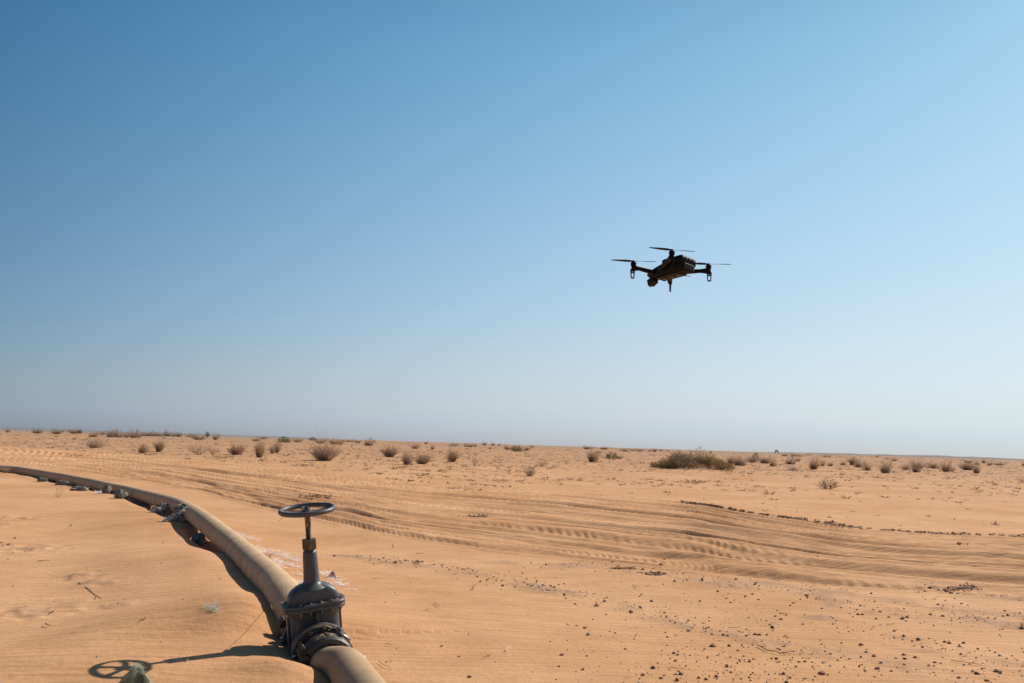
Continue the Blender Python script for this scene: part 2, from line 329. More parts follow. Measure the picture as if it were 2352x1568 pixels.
def thin(m, f=.45):
    """blades and leaves let some sun through"""
    nt = m.node_tree; b = nt.nodes['Principled BSDF']; out = nt.nodes['Material Output']; tr = nt.nodes.new('ShaderNodeBsdfTranslucent'); mx = nt.nodes.new('ShaderNodeMixShader'); mx.inputs[0].default_value = f
    if b.inputs['Base Color'].links: nt.links.new(b.inputs['Base Color'].links[0].from_socket, tr.inputs[0])
    else: tr.inputs[0].default_value = b.inputs['Base Color'].default_value
    nt.links.new(b.outputs[0], mx.inputs[1]); nt.links.new(tr.outputs[0], mx.inputs[2]); nt.links.new(mx.outputs[0], out.inputs[0]); return m
def sand_material():
    m = bpy.data.materials.new('sand'); m.use_nodes = True; nt = m.node_tree; N = nt.nodes; L = nt.links; b = N['Principled BSDF']
    b.inputs['Roughness'].default_value = .95; b.inputs['Specular IOR Level'].default_value = .1
    geo = N.new('ShaderNodeNewGeometry')
    def noise(scale, detail=4, vec=None, rough=.55):
        n = N.new('ShaderNodeTexNoise'); n.inputs['Scale'].default_value = scale; n.inputs['Detail'].default_value = detail; n.inputs['Roughness'].default_value = rough
        L.new(vec or geo.outputs['Position'], n.inputs['Vector']); return n
    def ramp(src, a, bb, c0, c1):
        r = N.new('ShaderNodeValToRGB'); r.color_ramp.elements[0].position = a; r.color_ramp.elements[1].position = bb
        r.color_ramp.elements[0].color = (*c0, 1); r.color_ramp.elements[1].color = (*c1, 1); L.new(src, r.inputs[0]); return r
    def mix(fac, a, c, mode='MIX', f=None):
        x = N.new('ShaderNodeMix'); x.data_type = 'RGBA'; x.blend_type = mode
        if fac is not None: L.new(fac, x.inputs[0])
        else: x.inputs[0].default_value = f
        for s, i in ((a, 6), (c, 7)):
            if isinstance(s, tuple): x.inputs[i].default_value = (*s, 1)
            else: L.new(s, x.inputs[i])
        return x.outputs[2]
    big = ramp(noise(.35, 5).outputs['Fac'], .35, .68, (.60, .315, .152), (.715, .415, .222))
    mid = ramp(noise(3.0, 5).outputs['Fac'], .3, .7, (.90, .88, .86), (1.06, 1.06, 1.06))
    c = mix(None, big.outputs[0], mid.outputs[0], 'MULTIPLY', 1.0)
    fine = ramp(noise(140, 3).outputs['Fac'], .3, .7, (.84, .83, .82), (1.12, 1.12, 1.12))
    c = mix(None, c, fine.outputs[0], 'MULTIPLY', 1.0)
    # baked reddish dirt under the gravel
    at = N.new('ShaderNodeAttribute'); at.attribute_name = 'dirt'
    c = mix(at.outputs['Fac'], c, (.47, .285, .18))
    # stonier ground beyond the tracks
    at2 = N.new('ShaderNodeAttribute'); at2.attribute_name = 'stony'
    sp = ramp(noise(1.9, 9, rough=.8).outputs['Fac'], .47, .57, (0, 0, 0), (1, 1, 1))
    ml = N.new('ShaderNodeMath'); ml.operation = 'MULTIPLY'; L.new(at2.outputs['Fac'], ml.inputs[0]); L.new(sp.outputs[0], ml.inputs[1])
    c = mix(ml.outputs[0], c, (.29, .195, .13))
    at3 = N.new('ShaderNodeAttribute'); at3.attribute_name = 'farland'; c = mix(at3.outputs['Fac'], c, (.36, .25, .175))
    L.new(c, b.inputs['Base Color'])
    # bump: wind ripples (bands across the wind) and grain
    mp = N.new('ShaderNodeMapping'); mp.inputs['Rotation'].default_value = (0, 0, math.radians(8)); mp.inputs['Scale'].default_value = (.45, 3.2, 1); L.new(geo.outputs['Position'], mp.inputs['Vector'])
    wv = noise(3.4, 3, mp.outputs[0], .5)
    wave = N.new('ShaderNodeTexWave'); wave.inputs['Scale'].default_value = 2.6; wave.inputs['Distortion'].default_value = 3.5; wave.inputs['Detail'].default_value = 3; wave.bands_direction = 'Y'
    mp2 = N.new('ShaderNodeMapping'); mp2.inputs['Rotation'].default_value = (0, 0, math.radians(-12)); mp2.inputs['Scale'].default_value = (.5, 1.25, 1); L.new(geo.outputs['Position'], mp2.inputs['Vector']); L.new(mp2.outputs[0], wave.inputs['Vector'])
    def bump(src, dist, prev=None):
        x = N.new('ShaderNodeBump'); x.inputs['Distance'].default_value = dist; x.inputs['Strength'].default_value = 1.0; L.new(src, x.inputs['Height'])
        if prev: L.new(prev, x.inputs['Normal'])
        return x.outputs[0]
    mk = noise(.8, 3); mr = ramp(mk.outputs['Fac'], .42, .62, (0, 0, 0), (1, 1, 1))
    wm = N.new('ShaderNodeMath'); wm.operation = 'MULTIPLY'; L.new(wave.outputs['Fac'], wm.inputs[0]); L.new(mr.outputs[0], wm.inputs[1])
    n1 = bump(wv.outputs['Fac'], .016); n2 = bump(wm.outputs[0], .0030, n1)
    n3 = bump(noise(22, 4).outputs['Fac'], .006, n2); n4 = bump(noise(170, 3).outputs['Fac'], .0022, n3)
    L.new(n4, b.inputs['Normal'])
    return m
SAND = sand_material()

def hose_material(ribs=True):
    m = bpy.data.materials.new('hose_fabric'); m.use_nodes = True; nt = m.node_tree; N = nt.nodes; L = nt.links; b = N['Principled BSDF']
    b.inputs['Roughness'].default_value = .82; b.inputs['Specular IOR Level'].default_value = .2
    uv = N.new('ShaderNodeUVMap'); sx = N.new('ShaderNodeSeparateXYZ'); L.new(uv.outputs[0], sx.inputs[0])
    mm = N.new('ShaderNodeMath'); mm.operation = 'MULTIPLY'; mm.inputs[1].default_value = 2*math.pi/.0105; L.new(sx.outputs[0], mm.inputs[0])
    sn = N.new('ShaderNodeMath'); sn.operation = 'SINE'; L.new(mm.outputs[0], sn.inputs[0])
    ma = N.new('ShaderNodeMath'); ma.operation = 'MULTIPLY'; ma.inputs[1].default_value = 22/(2*math.pi)*2*math.pi; L.new(sx.outputs[1], ma.inputs[0])
    sa = N.new('ShaderNodeMath'); sa.operation = 'SINE'; L.new(ma.outputs[0], sa.inputs[0])
    geo = N.new('ShaderNodeNewGeometry')
    n = N.new('ShaderNodeTexNoise'); n.inputs['Scale'].default_value = 6; n.inputs['Detail'].default_value = 6; L.new(geo.outputs['Position'], n.inputs['Vector'])
    rp = N.new('ShaderNodeValToRGB'); rp.color_ramp.elements[0].color = (.52, .345, .20, 1); rp.color_ramp.elements[1].color = (.66, .47, .29, 1)
    rp.color_ramp.elements[0].position = .3; rp.color_ramp.elements[1].position = .7; L.new(n.outputs['Fac'], rp.inputs[0])
    # warp threads: slightly darker grooves
    gr = N.new('ShaderNodeValToRGB'); gr.color_ramp.elements[0].color = (.74, .72, .69, 1) if ribs else (1, 1, 1, 1); gr.color_ramp.elements[1].color = (1.1, 1.1, 1.1, 1) if ribs else (1, 1, 1, 1)
    mr = N.new('ShaderNodeMapRange'); mr.inputs[1].default_value = -1; mr.inputs[2].default_value = 1; L.new(sn.outputs[0], mr.inputs[0]); L.new(mr.outputs[0], gr.inputs[0])
    mx = N.new('ShaderNodeMix'); mx.data_type = 'RGBA'; mx.blend_type = 'MULTIPLY'; mx.inputs[0].default_value = 1; L.new(rp.outputs[0], mx.inputs[6]); L.new(gr.outputs[0], mx.inputs[7])
    f2 = N.new('ShaderNodeTexNoise'); f2.inputs['Scale'].default_value = 150; f2.inputs['Detail'].default_value = 2; L.new(geo.outputs['Position'], f2.inputs['Vector'])
    fr = N.new('ShaderNodeValToRGB'); fr.color_ramp.elements[0].color = (.85, .85, .85, 1); fr.color_ramp.elements[1].color = (1.12, 1.1, 1.08, 1); fr.color_ramp.elements[0].position = .3; fr.color_ramp.elements[1].position = .7; L.new(f2.outputs['Fac'], fr.inputs[0])
    m2 = N.new('ShaderNodeMix'); m2.data_type = 'RGBA'; m2.blend_type = 'MULTIPLY'; m2.inputs[0].default_value = 1; L.new(mx.outputs[2], m2.inputs[6]); L.new(fr.outputs[0], m2.inputs[7])
    L.new(m2.outputs[2], b.inputs['Base Color'])
    bp = N.new('ShaderNodeBump'); bp.inputs['Distance'].default_value = .0016 if ribs else .004; L.new(sn.outputs[0] if ribs else f2.outputs['Fac'], bp.inputs['Height'])
    L.new(bp.outputs[0], b.inputs['Normal'])
    return m
HOSE = hose_material(); HOSE_FARM = hose_material(False)
def dusty(m, amount=.55, col=(.46, .31, .19)):
    nt = m.node_tree; N, L = nt.nodes, nt.links; b = N['Principled BSDF']; src = b.inputs['Base Color'].links[0].from_socket
    g = N.new('ShaderNodeNewGeometry'); sp = N.new('ShaderNodeSeparateXYZ'); L.new(g.outputs['Normal'], sp.inputs[0]); n = N.new('ShaderNodeTexNoise'); n.inputs['Scale'].default_value = 38; n.inputs['Detail'].default_value = 6; L.new(g.outputs['Position'], n.inputs['Vector'])
    a = N.new('ShaderNodeMapRange'); a.inputs[1].default_value = .72; a.inputs[2].default_value = 1.0; a.inputs[4].default_value = amount; L.new(sp.outputs[2], a.inputs[0])
    r = N.new('ShaderNodeMapRange'); r.inputs[1].default_value = .42; r.inputs[2].default_value = .66; L.new(n.outputs['Fac'], r.inputs[0]); mu = N.new('ShaderNodeMath'); mu.operation = 'MULTIPLY'; L.new(a.outputs[0], mu.inputs[0]); L.new(r.outputs[0], mu.inputs[1])
    x = N.new('ShaderNodeMix'); x.data_type = 'RGBA'; L.new(mu.outputs[0], x.inputs[0]); L.new(src, x.inputs[6]); x.inputs[7].default_value = (*col, 1); L.new(x.outputs[2], b.inputs['Base Color']); return m
PAINT = mat('grey_enamel', (.056, .067, .078), .43, col2=(.088, .096, .104), contrast=(.36, .66), detail=8, scale=11, bump=.0006, bscale=120, spec=.45)
IRON = mat('black_iron', (.020, .023, .026), .5, col2=(.060, .052, .043), scale=24, bump=.001, bscale=90, spec=.45, contrast=(.62, .34))
dusty(PAINT, .6); dusty(IRON, .8)
BRASS = mat('dull_brass', (.135, .11, .065), .5, metal=.35, col2=(.07, .06, .04), scale=60, bump=.0004)
BOLT = mat('zinc_bolt', (.30, .23, .12), .45, metal=.55, col2=(.16, .10, .05), scale=80)
STEEL = mat('stained_steel', (.20, .165, .12), .42, metal=.7, col2=(.06, .05, .045), scale=30, contrast=(.42, .58))
GASKET = mat('gasket', (.42, .32, .24), .8, var=.3, scale=30)
PALEMETAL = mat('pale_metal', (.62, .62, .60), .35, metal=.5)
DR_BLACK = mat('drone_shell', (.004, .004, .005), .55, spec=.16, var=.2, scale=40)
DR_GREY = mat('drone_vent', (.035, .038, .042), .5, spec=.3)
DR_BROWN = mat('drone_belly', (.016, .012, .010), .6, spec=.2, var=.3, scale=30)
DR_PROP = mat('propeller_plastic', (.010, .010, .011), .5, spec=.2)
DR_LENS = mat('lens_glass', (.01, .012, .015), .08, spec=.6)
THREAD = mat('white_fibre', (.93, .89, .85), .9, var=.08, scale=15)
SACK = mat('weathered_sackcloth', (.30, .265, .23), .9, col2=(.13, .11, .095), scale=18, bump=.004, bscale=40)
GREENSACK = mat('green_woven_sack', (.33, .38, .28), .85, col2=(.19, .24, .17), scale=40, bump=.002, bscale=150)
GREENFRAY = mat('pale_green_fibre', (.56, .60, .50), .9)
DRYG = mat('dry_grass', (.52, .355, .235), .9, col2=(.36, .24, .155), scale=2.2)
DRYG2 = mat('grey_dry_twig', (.50, .365, .26), .9, col2=(.34, .245, .17), scale=2.2)
DRYG3 = mat('dark_dry_grass', (.42, .285, .185), .9, col2=(.28, .185, .12), scale=2.2)
GREENL = mat('green_leaf', (.14, .165, .055), .8, col2=(.09, .11, .04), scale=3)
OLIVE = mat('olive_leaf', (.30, .225, .12), .85, col2=(.19, .14, .075), scale=3)
OCHRE = mat('ochre_foliage', (.38, .235, .12), .85, col2=(.24, .145, .07), scale=3)
TWIG = mat('twig_bark', (.20, .14, .09), .9, var=.4, scale=20)
STRAW = mat('straw', (.62, .50, .34), .8)
ROCKM = dict(r=mat('red_brown_stone', (.44, .205, .12), .85, col2=(.30, .14, .085), scale=40, bump=.003, bscale=90),
             b=mat('dark_brown_stone', (.27, .15, .09), .85, col2=(.17, .10, .065), scale=40, bump=.003, bscale=90),
             k=mat('blackish_stone', (.085, .080, .070), .8, col2=(.05, .047, .04), scale=40, bump=.002, bscale=90),
             g=mat('grey_stone', (.25, .23, .21), .8, col2=(.16, .145, .13), scale=40, bump=.003, bscale=90),
             w=mat('pale_stone', (.60, .54, .46), .8, col2=(.42, .36, .30), scale=40, bump=.003, bscale=90),
             t=mat('tan_stone', (.42, .29, .19), .85, col2=(.28, .19, .13), scale=40, bump=.003, bscale=90))

for _m in (DRYG, DRYG2, DRYG3, GREENL, OLIVE, OCHRE, GREENFRAY, STRAW): thin(_m)
thin(THREAD, .5)
# ------------------------------------------------------------------ ground: one sheet to the horizon
def build_ground():
    dep = np.concatenate([np.arange(CAM_H/4.3, CAM_H/10, -.00066), np.arange(CAM_H/10, CAM_H/30, -.00042)]); r = np.concatenate([np.array([.4, .9, 1.5, 2.1, 2.7, 3.3, 3.8]), np.arange(4.1, 4.3, .1), CAM_H/dep,
        np.geomspace(30.3, 230, 190), np.geomspace(236, 9000, 44)])
    a = np.concatenate([np.linspace(-180, -46, 24)[:-1], np.linspace(-46, -31, 60)[:-1], np.linspace(-31, 31, 1150), np.linspace(31, 46, 60)[1:], np.linspace(46, 180, 24)[1:-1]])
    a = np.radians(a); na, nr = len(a), len(r)
    RR, AA = np.meshgrid(r, a, indexing='ij'); X = RR*np.sin(AA); Y = RR*np.cos(AA)
    Z = height(X, Y)
    V = np.stack([X, Y, Z], -1).reshape(-1, 3); V = np.vstack([V, [[0, 0, H(0, 0.01)]]])
    i = np.arange(nr-1)[:, None]; j = np.arange(na)[None, :]; jn = (j+1) % na
    Q = np.stack(np.broadcast_arrays(i*na+j, (i+1)*na+j, (i+1)*na+jn, i*na+jn), -1).reshape(-1, 4)[:, ::-1]
    me = mesh_np('desert_ground', V, Q, SAND, smooth=True)
    dirt = np.append(dirt_mask(X, Y).ravel(), 0)
    stony = (sstep(30, 75, RR)*.9*(1-.0*RR) + 0).ravel(); stony *= np.where((track_uv(X, Y)[1].ravel() < 1.05), 0, 1); stony = np.append(stony, 0)
    farl = np.append((.75*sstep(75, 190, RR)*np.clip(.8+.5*fbm(X/30, Y/30, 3, 91), 0, 1)).ravel(), 0)
    for nm, d in (('dirt', dirt), ('stony', stony), ('farland', farl)):
        at = me.attributes.new(nm, 'FLOAT', 'POINT'); at.data.foreach_set('value', d.astype(np.float32))
    # centre fan
    o = link('ground', me); o['kind'] = 'structure'
    c = MB(); k = 24; P = [(0, 0, 0)] + [(.42*math.sin(2*math.pi*q/k), .42*math.cos(2*math.pi*q/k), 0) for q in range(k)]
    return o
build_ground()

# distant low hills on the right
def hills():
    n = 160; th = np.radians(np.linspace(13, 50, n)); R0 = 5200; rows = []
    hh = np.interp(np.degrees(th), [13, 17, 21, 25, 27.5, 32, 40, 50], [0, 5, 9, 10, 6, 9, 5, 0])*(1+.25*fbm(np.degrees(th)*1.1, th*0, 3, 51)) + CAM_H*.6
    for k, f in ((0, 0), (150, .55), (350, 1.0), (600, .6), (1000, 0)):
        rows.append(np.stack([(R0+k)*np.sin(th), (R0+k)*np.cos(th), hh*f], -1))
    V = np.concatenate(rows); i = np.arange(4)[:, None]*n; j = np.arange(n-1)[None, :]
    Q = np.stack(np.broadcast_arrays(i+j, i+j+1, i+n+j+1, i+n+j), -1).reshape(-1, 4)
    o = link('hills', mesh_np('hills', V, Q, mat('hill_rock', (.23, .20, .18), .95, var=.2, scale=.01), True)); o['kind'] = 'structure'
hills()

# ------------------------------------------------------------------ far wire fence on the left skyline
def far_fence():
    A = np.array([-640*math.sin(math.radians(29)), 640*math.cos(math.radians(29))*.86]); B = np.array([-1750*math.sin(math.radians(11)), 1750*math.cos(math.radians(11))])
    root = empty('wire_fence', (A[0], A[1], H(*A))); tag(root, 'long grey wire mesh fence on the skyline at the far left', 'fence')
    galv = mat('galvanised_wire', (.17, .19, .21), .7)
    d = B-A; L = np.hypot(*d); d /= L; hgt = 2.3; post = MB().box((0, 0, hgt/2), (.12, .12, hgt)).build('post', galv, root); first = True
    zs = []; n = int(L/5.5)
    for k in range(n):
        p = A+d*k*5.5; z = H(*p); zs.append((p, z))
        if k == 0: continue
        c = post.copy(); c.parent = root; c.location = (p[0]-A[0], p[1]-A[1], z-H(*A)); col.objects.link(c)
    V = []; Fs = []; nrm = np.array([d[1], -d[0]])*.0
    def bar(a, b, t):
        i = len(V); V.extend([a, b, b+np.array([0, 0, t]), a+np.array([0, 0, t])]); Fs.append((i, i+1, i+2, i+3))
    for k in range(n-1):
        (p, z), (q, z2) = zs[k], zs[k+1]; o0 = np.array([p[0]-A[0], p[1]-A[1], z-zs[0][1]]); o1 = np.array([q[0]-A[0], q[1]-A[1], z2-zs[0][1]])
        for e in np.linspace(.05, hgt-.1, 14): bar(o0+[0, 0, e], o1+[0, 0, e], .10)
        for f in np.linspace(0, 1, 7)[:-1]:
            b0 = o0*(1-f)+o1*f; i = len(V); w = np.array([d[0], d[1], 0])*.10
            V.extend([b0, b0+w, b0+w+[0, 0, hgt], b0+[0, 0, hgt]]); Fs.append((i, i+1, i+2, i+3))
    m = link('wire_mesh', mesh_np('wire_mesh', V, np.array(Fs), galv), root); m['kind'] = 'stuff'
far_fence()

def tower():
    X, Y = 0.262*640*1.0, 640.0
    p = at_y(1784, 1046, 520.0); z = H(p[0], p[1]) - .3
    t = empty('watch_tower', (p[0], p[1], z)); tag(t, 'tiny lone raised tank on legs on the skyline right of the big bush', 'tower')
    top = 1.25 + 1.35; hz = top - z
    m = mat('tower_metal', (.30, .33, .33), .7); L = hz-.9
    for sx in (-1, 1):
        for sy in (-1, 1): MB().tube([(sx*1.0, sy*1.0, 0), (sx*.6, sy*.6, L)], .13, 6).build('leg', m, t)
    MB().box((0, 0, L+.06), (2.0, 2.0, .12)).build('platform', m, t)
    MB().lathe([(0, L+.12), (.75, L+.12), (.8, L+.7), (.45, L+.95), (0, L+1.0)], 14, smooth=False).build('tank', m, t)
tower()

# ------------------------------------------------------------------ dry shrubs
def blades(n, spread, hgt, width, seed, lean=.0, base_r=.12, droop=.25, hvar=.35, upright=.0, segs=3, fork=0):
    g = np.random.default_rng(seed); az = g.uniform(0, 2*math.pi, n); el = g.uniform(0, 1, n)**.6*spread*(1-upright)
    L = hgt*(1-hvar*g.uniform(0, 1, n))/np.maximum(np.cos(el*.55), .5)
    b = base_r*np.sqrt(g.uniform(0, 1, n)); B = np.stack([b*np.cos(az), b*np.sin(az), -.02+0*b], -1)
    D = np.stack([np.sin(el)*np.cos(az)+lean, np.sin(el)*np.sin(az), np.cos(el)], -1); D /= np.linalg.norm(D, axis=1)[:, None]
    if fork:   # finer twigs that leave a stem part of the way up
        nf = n*fork; k = g.integers(0, n, nf); f0 = g.uniform(.25, .85, nf)
        B2 = B[k]+D[k]*(L[k]*f0)[:, None]; D2 = D[k]+g.normal(0, .42, (nf, 3)); D2[:, 2] = np.abs(D2[:, 2])*.9+.1; D2 /= np.linalg.norm(D2, axis=1)[:, None]
        L2 = L[k]*g.uniform(.18, .42, nf); B = np.vstack([B, B2]); D = np.vstack([D, D2]); L = np.concatenate([L, L2]); n = n+nf
    S = np.cross(D, g.normal(0, 1, (n, 3))); S /= np.linalg.norm(S, axis=1)[:, None]
    bend = g.normal(0, droop*.5, (n, 3)); V = []
    for i in range(segs+1):
        t = i/segs; P = B + D*(L*t)[:, None] + bend*((t*t)*L)[:, None]; w = width*(1-.8*t)/2
        if i < segs: V += [P-S*w, P+S*w]
        else: V += [P]
    V = np.stack(V, 1); m = V.shape[1]; o = (np.arange(n)*m)[:, None]; T = []
    for i in range(segs-1):
        a = 2*i; T += [(a, a+1, a+3), (a, a+3, a+2)]
    T.append((2*segs-2, 2*segs-1, 2*segs)); T = np.array(T)
    return V.reshape(-1, 3), (o[:, None, :]+T[None, :, :]).reshape(-1, 3)
def merge(parts):
    V = []; Fa = []; n = 0
    for v, f in parts: V.append(v); Fa.append(f+n); n += len(v)
    return np.vstack(V), np.vstack(Fa)
# unit size: about 1 m wide and 1 m tall
VAR = {}
def clump(i, n, spread, w, k, fork, hv, subs, base=.10):
    """several stems' fans of different height and lean grown into one shrub"""
    g = np.random.default_rng(i); P = []
    for q in range(subs):
        v, f = blades(max(8, n//subs), spread, g.uniform(.45, 1.0) if q else 1.0, w, i*10+q, lean=g.normal(0, .22), fork=fork, base_r=base, hvar=hv, droop=k)
        P.append((v*[g.uniform(.7, 1.1), g.uniform(.7, 1.1), 1]+[g.normal(0, .17) if q else 0, g.normal(0, .17) if q else 0, 0], f))
    return merge(P)
VAR['dense'] = [mesh_np('grass_blades', *merge([clump(100+i, 300, .95, .017, .25, 2, .5, 3+i % 3), blades(30, .5, 1.2, .006, 130+i)]), [DRYG, DRYG3, DRYG2][i % 3]) for i in range(9)]
VAR['round'] = [mesh_np('grass_blades', *clump(200+i, 260, 1.2, .017, .4, 2, .45, 4), [DRYG2, DRYG][i % 2]) for i in range(5)]
VAR['sparse'] = [mesh_np('twigs', *clump(300+i, 60, 1.0, .016, .35, 3, .4, 2), DRYG2) for i in range(5)]
VAR['tiny'] = [mesh_np('grass_blades', *clump(400+i, 150, 1.1, .04, .3, 1, .5, 4, .16), [DRYG, DRYG3, DRYG2][i % 3]) for i in range(8)]
def leafy(n, seed, lw=.05, ll=.10, hgt=1.0, spread=1.0, mz=.55):
    g = np.random.default_rng(seed); az = g.uniform(0, 6.283, n); rr = spread*.5*np.sqrt(g.uniform(0, 1, n)); z = hgt*g.uniform(.12, 1, n)*(1-.5*(rr/spread/.5)**2)
    C = np.stack([rr*np.cos(az), rr*np.sin(az), z], -1); D = g.normal(0, 1, (n, 3)); D[:, 2] = np.abs(D[:, 2])+mz; D /= np.linalg.norm(D, axis=1)[:, None]
    S = np.cross(D, g.normal(0, 1, (n, 3))); S /= np.linalg.norm(S, axis=1)[:, None]; l = ll*g.uniform(.6, 1.2, n)[:, None]; w = lw*g.uniform(.6, 1.1, n)[:, None]/2
    V = np.stack([C, C+D*l*.5-S*w, C+D*l, C+D*l*.5+S*w], 1).reshape(-1, 3); o = (np.arange(n)*4)[:, None, None]
    return V, (o+np.array([(0, 1, 2), (0, 2, 3)])[None]).reshape(-1, 3)
VAR['green'] = [mesh_np('leaves', *leafy(420, 500+i, .06, .14), GREENL) for i in range(2)]
VAR['greenstem'] = [mesh_np('stems', *blades(45, 1.0, .9, .02, 520+i, fork=2), TWIG) for i in range(2)]

ORD = ['first', 'second', 'third', 'fourth', 'fifth', 'sixth', 'seventh', 'eighth', 'ninth', 'tenth', 'eleventh', 'twelfth', 'thirteenth', 'fourteenth', 'fifteenth', 'sixteenth', 'seventeenth', 'eighteenth', 'nineteenth', 'twentieth']
S5 = [(60, 95, 35, 35, 't'), (325, 107, 65, 45, 't'), (490, 110, 95, 48, 't'), (640, 105, 95, 40, 't'), (693, 107, 35, 28, 'g'), (820, 135, 60, 55, 't'), (885, 118, 40, 35, 't'), (970, 135, 70, 60, 't'), (1035, 142, 100, 65, 't'),
      (1105, 140, 50, 40, 't'), (1170, 147, 110, 65, 't'), (1295, 130, 90, 42, 't'), (1370, 133, 80, 42, 't'), (1425, 163, 50, 60, 's'), (1462, 130, 55, 45, 't'), (1505, 136, 40, 25, 't'), (1553, 135, 55, 38, 't'), (1660, 142, 90, 38, 't'),
      (1730, 163, 90, 55, 't'), (1805, 135, 35, 40, 'g'), (1873, 160, 60, 55, 't'), (835, 225, 150, 90, 'r'), (1235, 262, 75, 95, 'd'), (1375, 252, 110, 100, 'd'), (1740, 285, 160, 120, 's'), (1850, 285, 80, 100, 's'),
      (2065, 278, 130, 120, 'd'), (2265, 320, 130, 170, 'd'), (650, 160, 30, 28, 'r'), (2240, 180, 60, 45, 't'), (2295, 155, 50, 25, 't'), (1640, 330, 60, 22, 'r')]
S6 = [(140, 228, 60, 100, 'd'), (185, 222, 80, 130, 'd'), (240, 145, 90, 50, 'g'), (355, 140, 80, 48, 't'), (495, 125, 60, 30, 'g'), (565, 150, 80, 50, 't'), (585, 298, 330, 165, 'B'), (690, 160, 110, 55, 't'), (760, 140, 60, 30, 't'),
      (820, 142, 60, 28, 't'), (880, 148, 60, 32, 't'), (980, 168, 85, 55, 't'), (1025, 142, 25, 20, 't'), (880, 275, 45, 50, 's'), (1165, 268, 160, 130, 'd'), (1325, 335, 140, 140, 'd'), (1455, 330, 150, 120, 'd'), (1375, 190, 70, 60, 't'),
      (1480, 155, 35, 28, 't'), (1538, 195, 30, 45, 't'), (1725, 175, 80, 30, 't'), (1830, 180, 40, 38, 't'), (1865, 185, 40, 45, 't'), (1907, 178, 28, 28, 't'), (1985, 165, 45, 30, 't'), (2062, 167, 35, 24, 't'), (2120, 170, 18, 22, 't'),
      (2185, 207, 60, 52, 't'), (2270, 218, 110, 50, 'g'), (2035, 200, 25, 25, 't'), (1720, 308, 130, 130, 'd'), (1905, 340, 70, 90, 's')]
S7 = [(238, 120, 40, 40, 't'), (290, 90, 40, 22, 't'), (270, 328, 190, 120, 'S'), (385, 258, 110, 80, 's'), (820, 210, 100, 125, 'd'), (760, 104, 60, 30, 't'), (810, 104, 60, 34, 's'), (890, 107, 22, 25, 't'), (922, 107, 40, 28, 't'),
      (985, 182, 100, 60, 'g'), (1055, 180, 45, 30, 't'), (1098, 124, 55, 28, 't'), (1170, 120, 45, 18, 't'), (1225, 125, 60, 28, 't'), (1308, 125, 35, 22, 't'), (1355, 125, 50, 26, 't'), (1415, 123, 20, 22, 't'), (1465, 122, 20, 16, 't'),
      (1845, 138, 20, 20, 't'), (870, 135, 40, 25, 't'), (2015, 218, 80, 75, 'd'), (2100, 243, 110, 105, 'd'), (2215, 213, 110, 75, 'r'), (1055, 418, 40, 22, 'r')]
S8 = [(15, 140, 50, 70, 'g'), (95, 148, 85, 60, 't'), (165, 180, 75, 75, 'd'), (320, 155, 85, 60, 't'), (345, 222, 95, 50, 'r'), (385, 138, 35, 40, 't'), (530, 205, 130, 125, 'd'), (598, 175, 40, 40, 't'), (668, 180, 40, 48, 't'),
      (775, 165, 35, 40, 't'), (860, 165, 90, 80, 'd'), (905, 187, 90, 90, 'd'), (985, 215, 90, 85, 'r'), (1145, 240, 130, 135, 'd'), (1325, 205, 90, 60, 'r'), (1405, 195, 160, 90, 'd'), (1415, 232, 80, 60, 'd'), (1565, 190, 110, 75, 'd'),
      (1680, 218, 120, 110, 'd'), (1860, 208, 140, 75, 'd'), (1945, 233, 60, 75, 'd'), (2005, 152, 30, 35, 't'), (2050, 170, 35, 35, 't'), (2145, 168, 60, 28, 't'), (265, 98, 55, 35, 't'), (345, 100, 50, 35, 't'), (400, 102, 55, 28, 't'),
      (468, 92, 40, 15, 't'), (632, 110, 60, 30, 't'), (745, 108, 25, 16, 't'), (1075, 105, 30, 14, 't'), (1160, 125, 30, 25, 't'), (1230, 135, 50, 30, 't'), (460, 280, 30, 45, 's'), (640, 382, 120, 90, 'G'), (2100, 352, 60, 28, 'r'), (2350, 175, 25, 40, 't'), (1870, 150, 50, 30, 't'), (1935, 165, 40, 40, 't')]
LIST = []
for Lx, ox, oy in ((S5, 0, 1560), (S6, 950, 1580), (S7, 1850, 1620), (S8, 2795, 1650)):
    for (x, y, w, h, k) in Lx: LIST.append(((ox+x/2.352)/1.6135, (oy+y/2.352)/1.6135, w/2.352/1.6135, h/2.352/1.6135, k))
LIST.sort()
def horizon(x): return 984.6+.0309*x
marks = [(0, 235, 'near left photo edge'), (235, 480, 'above the far hose'), (480, 690, 'left of the handwheel'), (690, 900, 'beyond the handwheel'), (900, 1180, 'right of the handwheel'),
         (1180, 1340, 'near photo centre'), (1340, 1490, 'left of the mound bush'), (1490, 1690, 'behind the mound bush'), (1690, 1860, 'right of the mound bush'), (1860, 2060, 'behind the green plant'), (2060, 2400, 'near right photo edge')]
count = {}
ROWN = {0: 'on skyline', 1: 'in middle row', 2: 'in front row'}
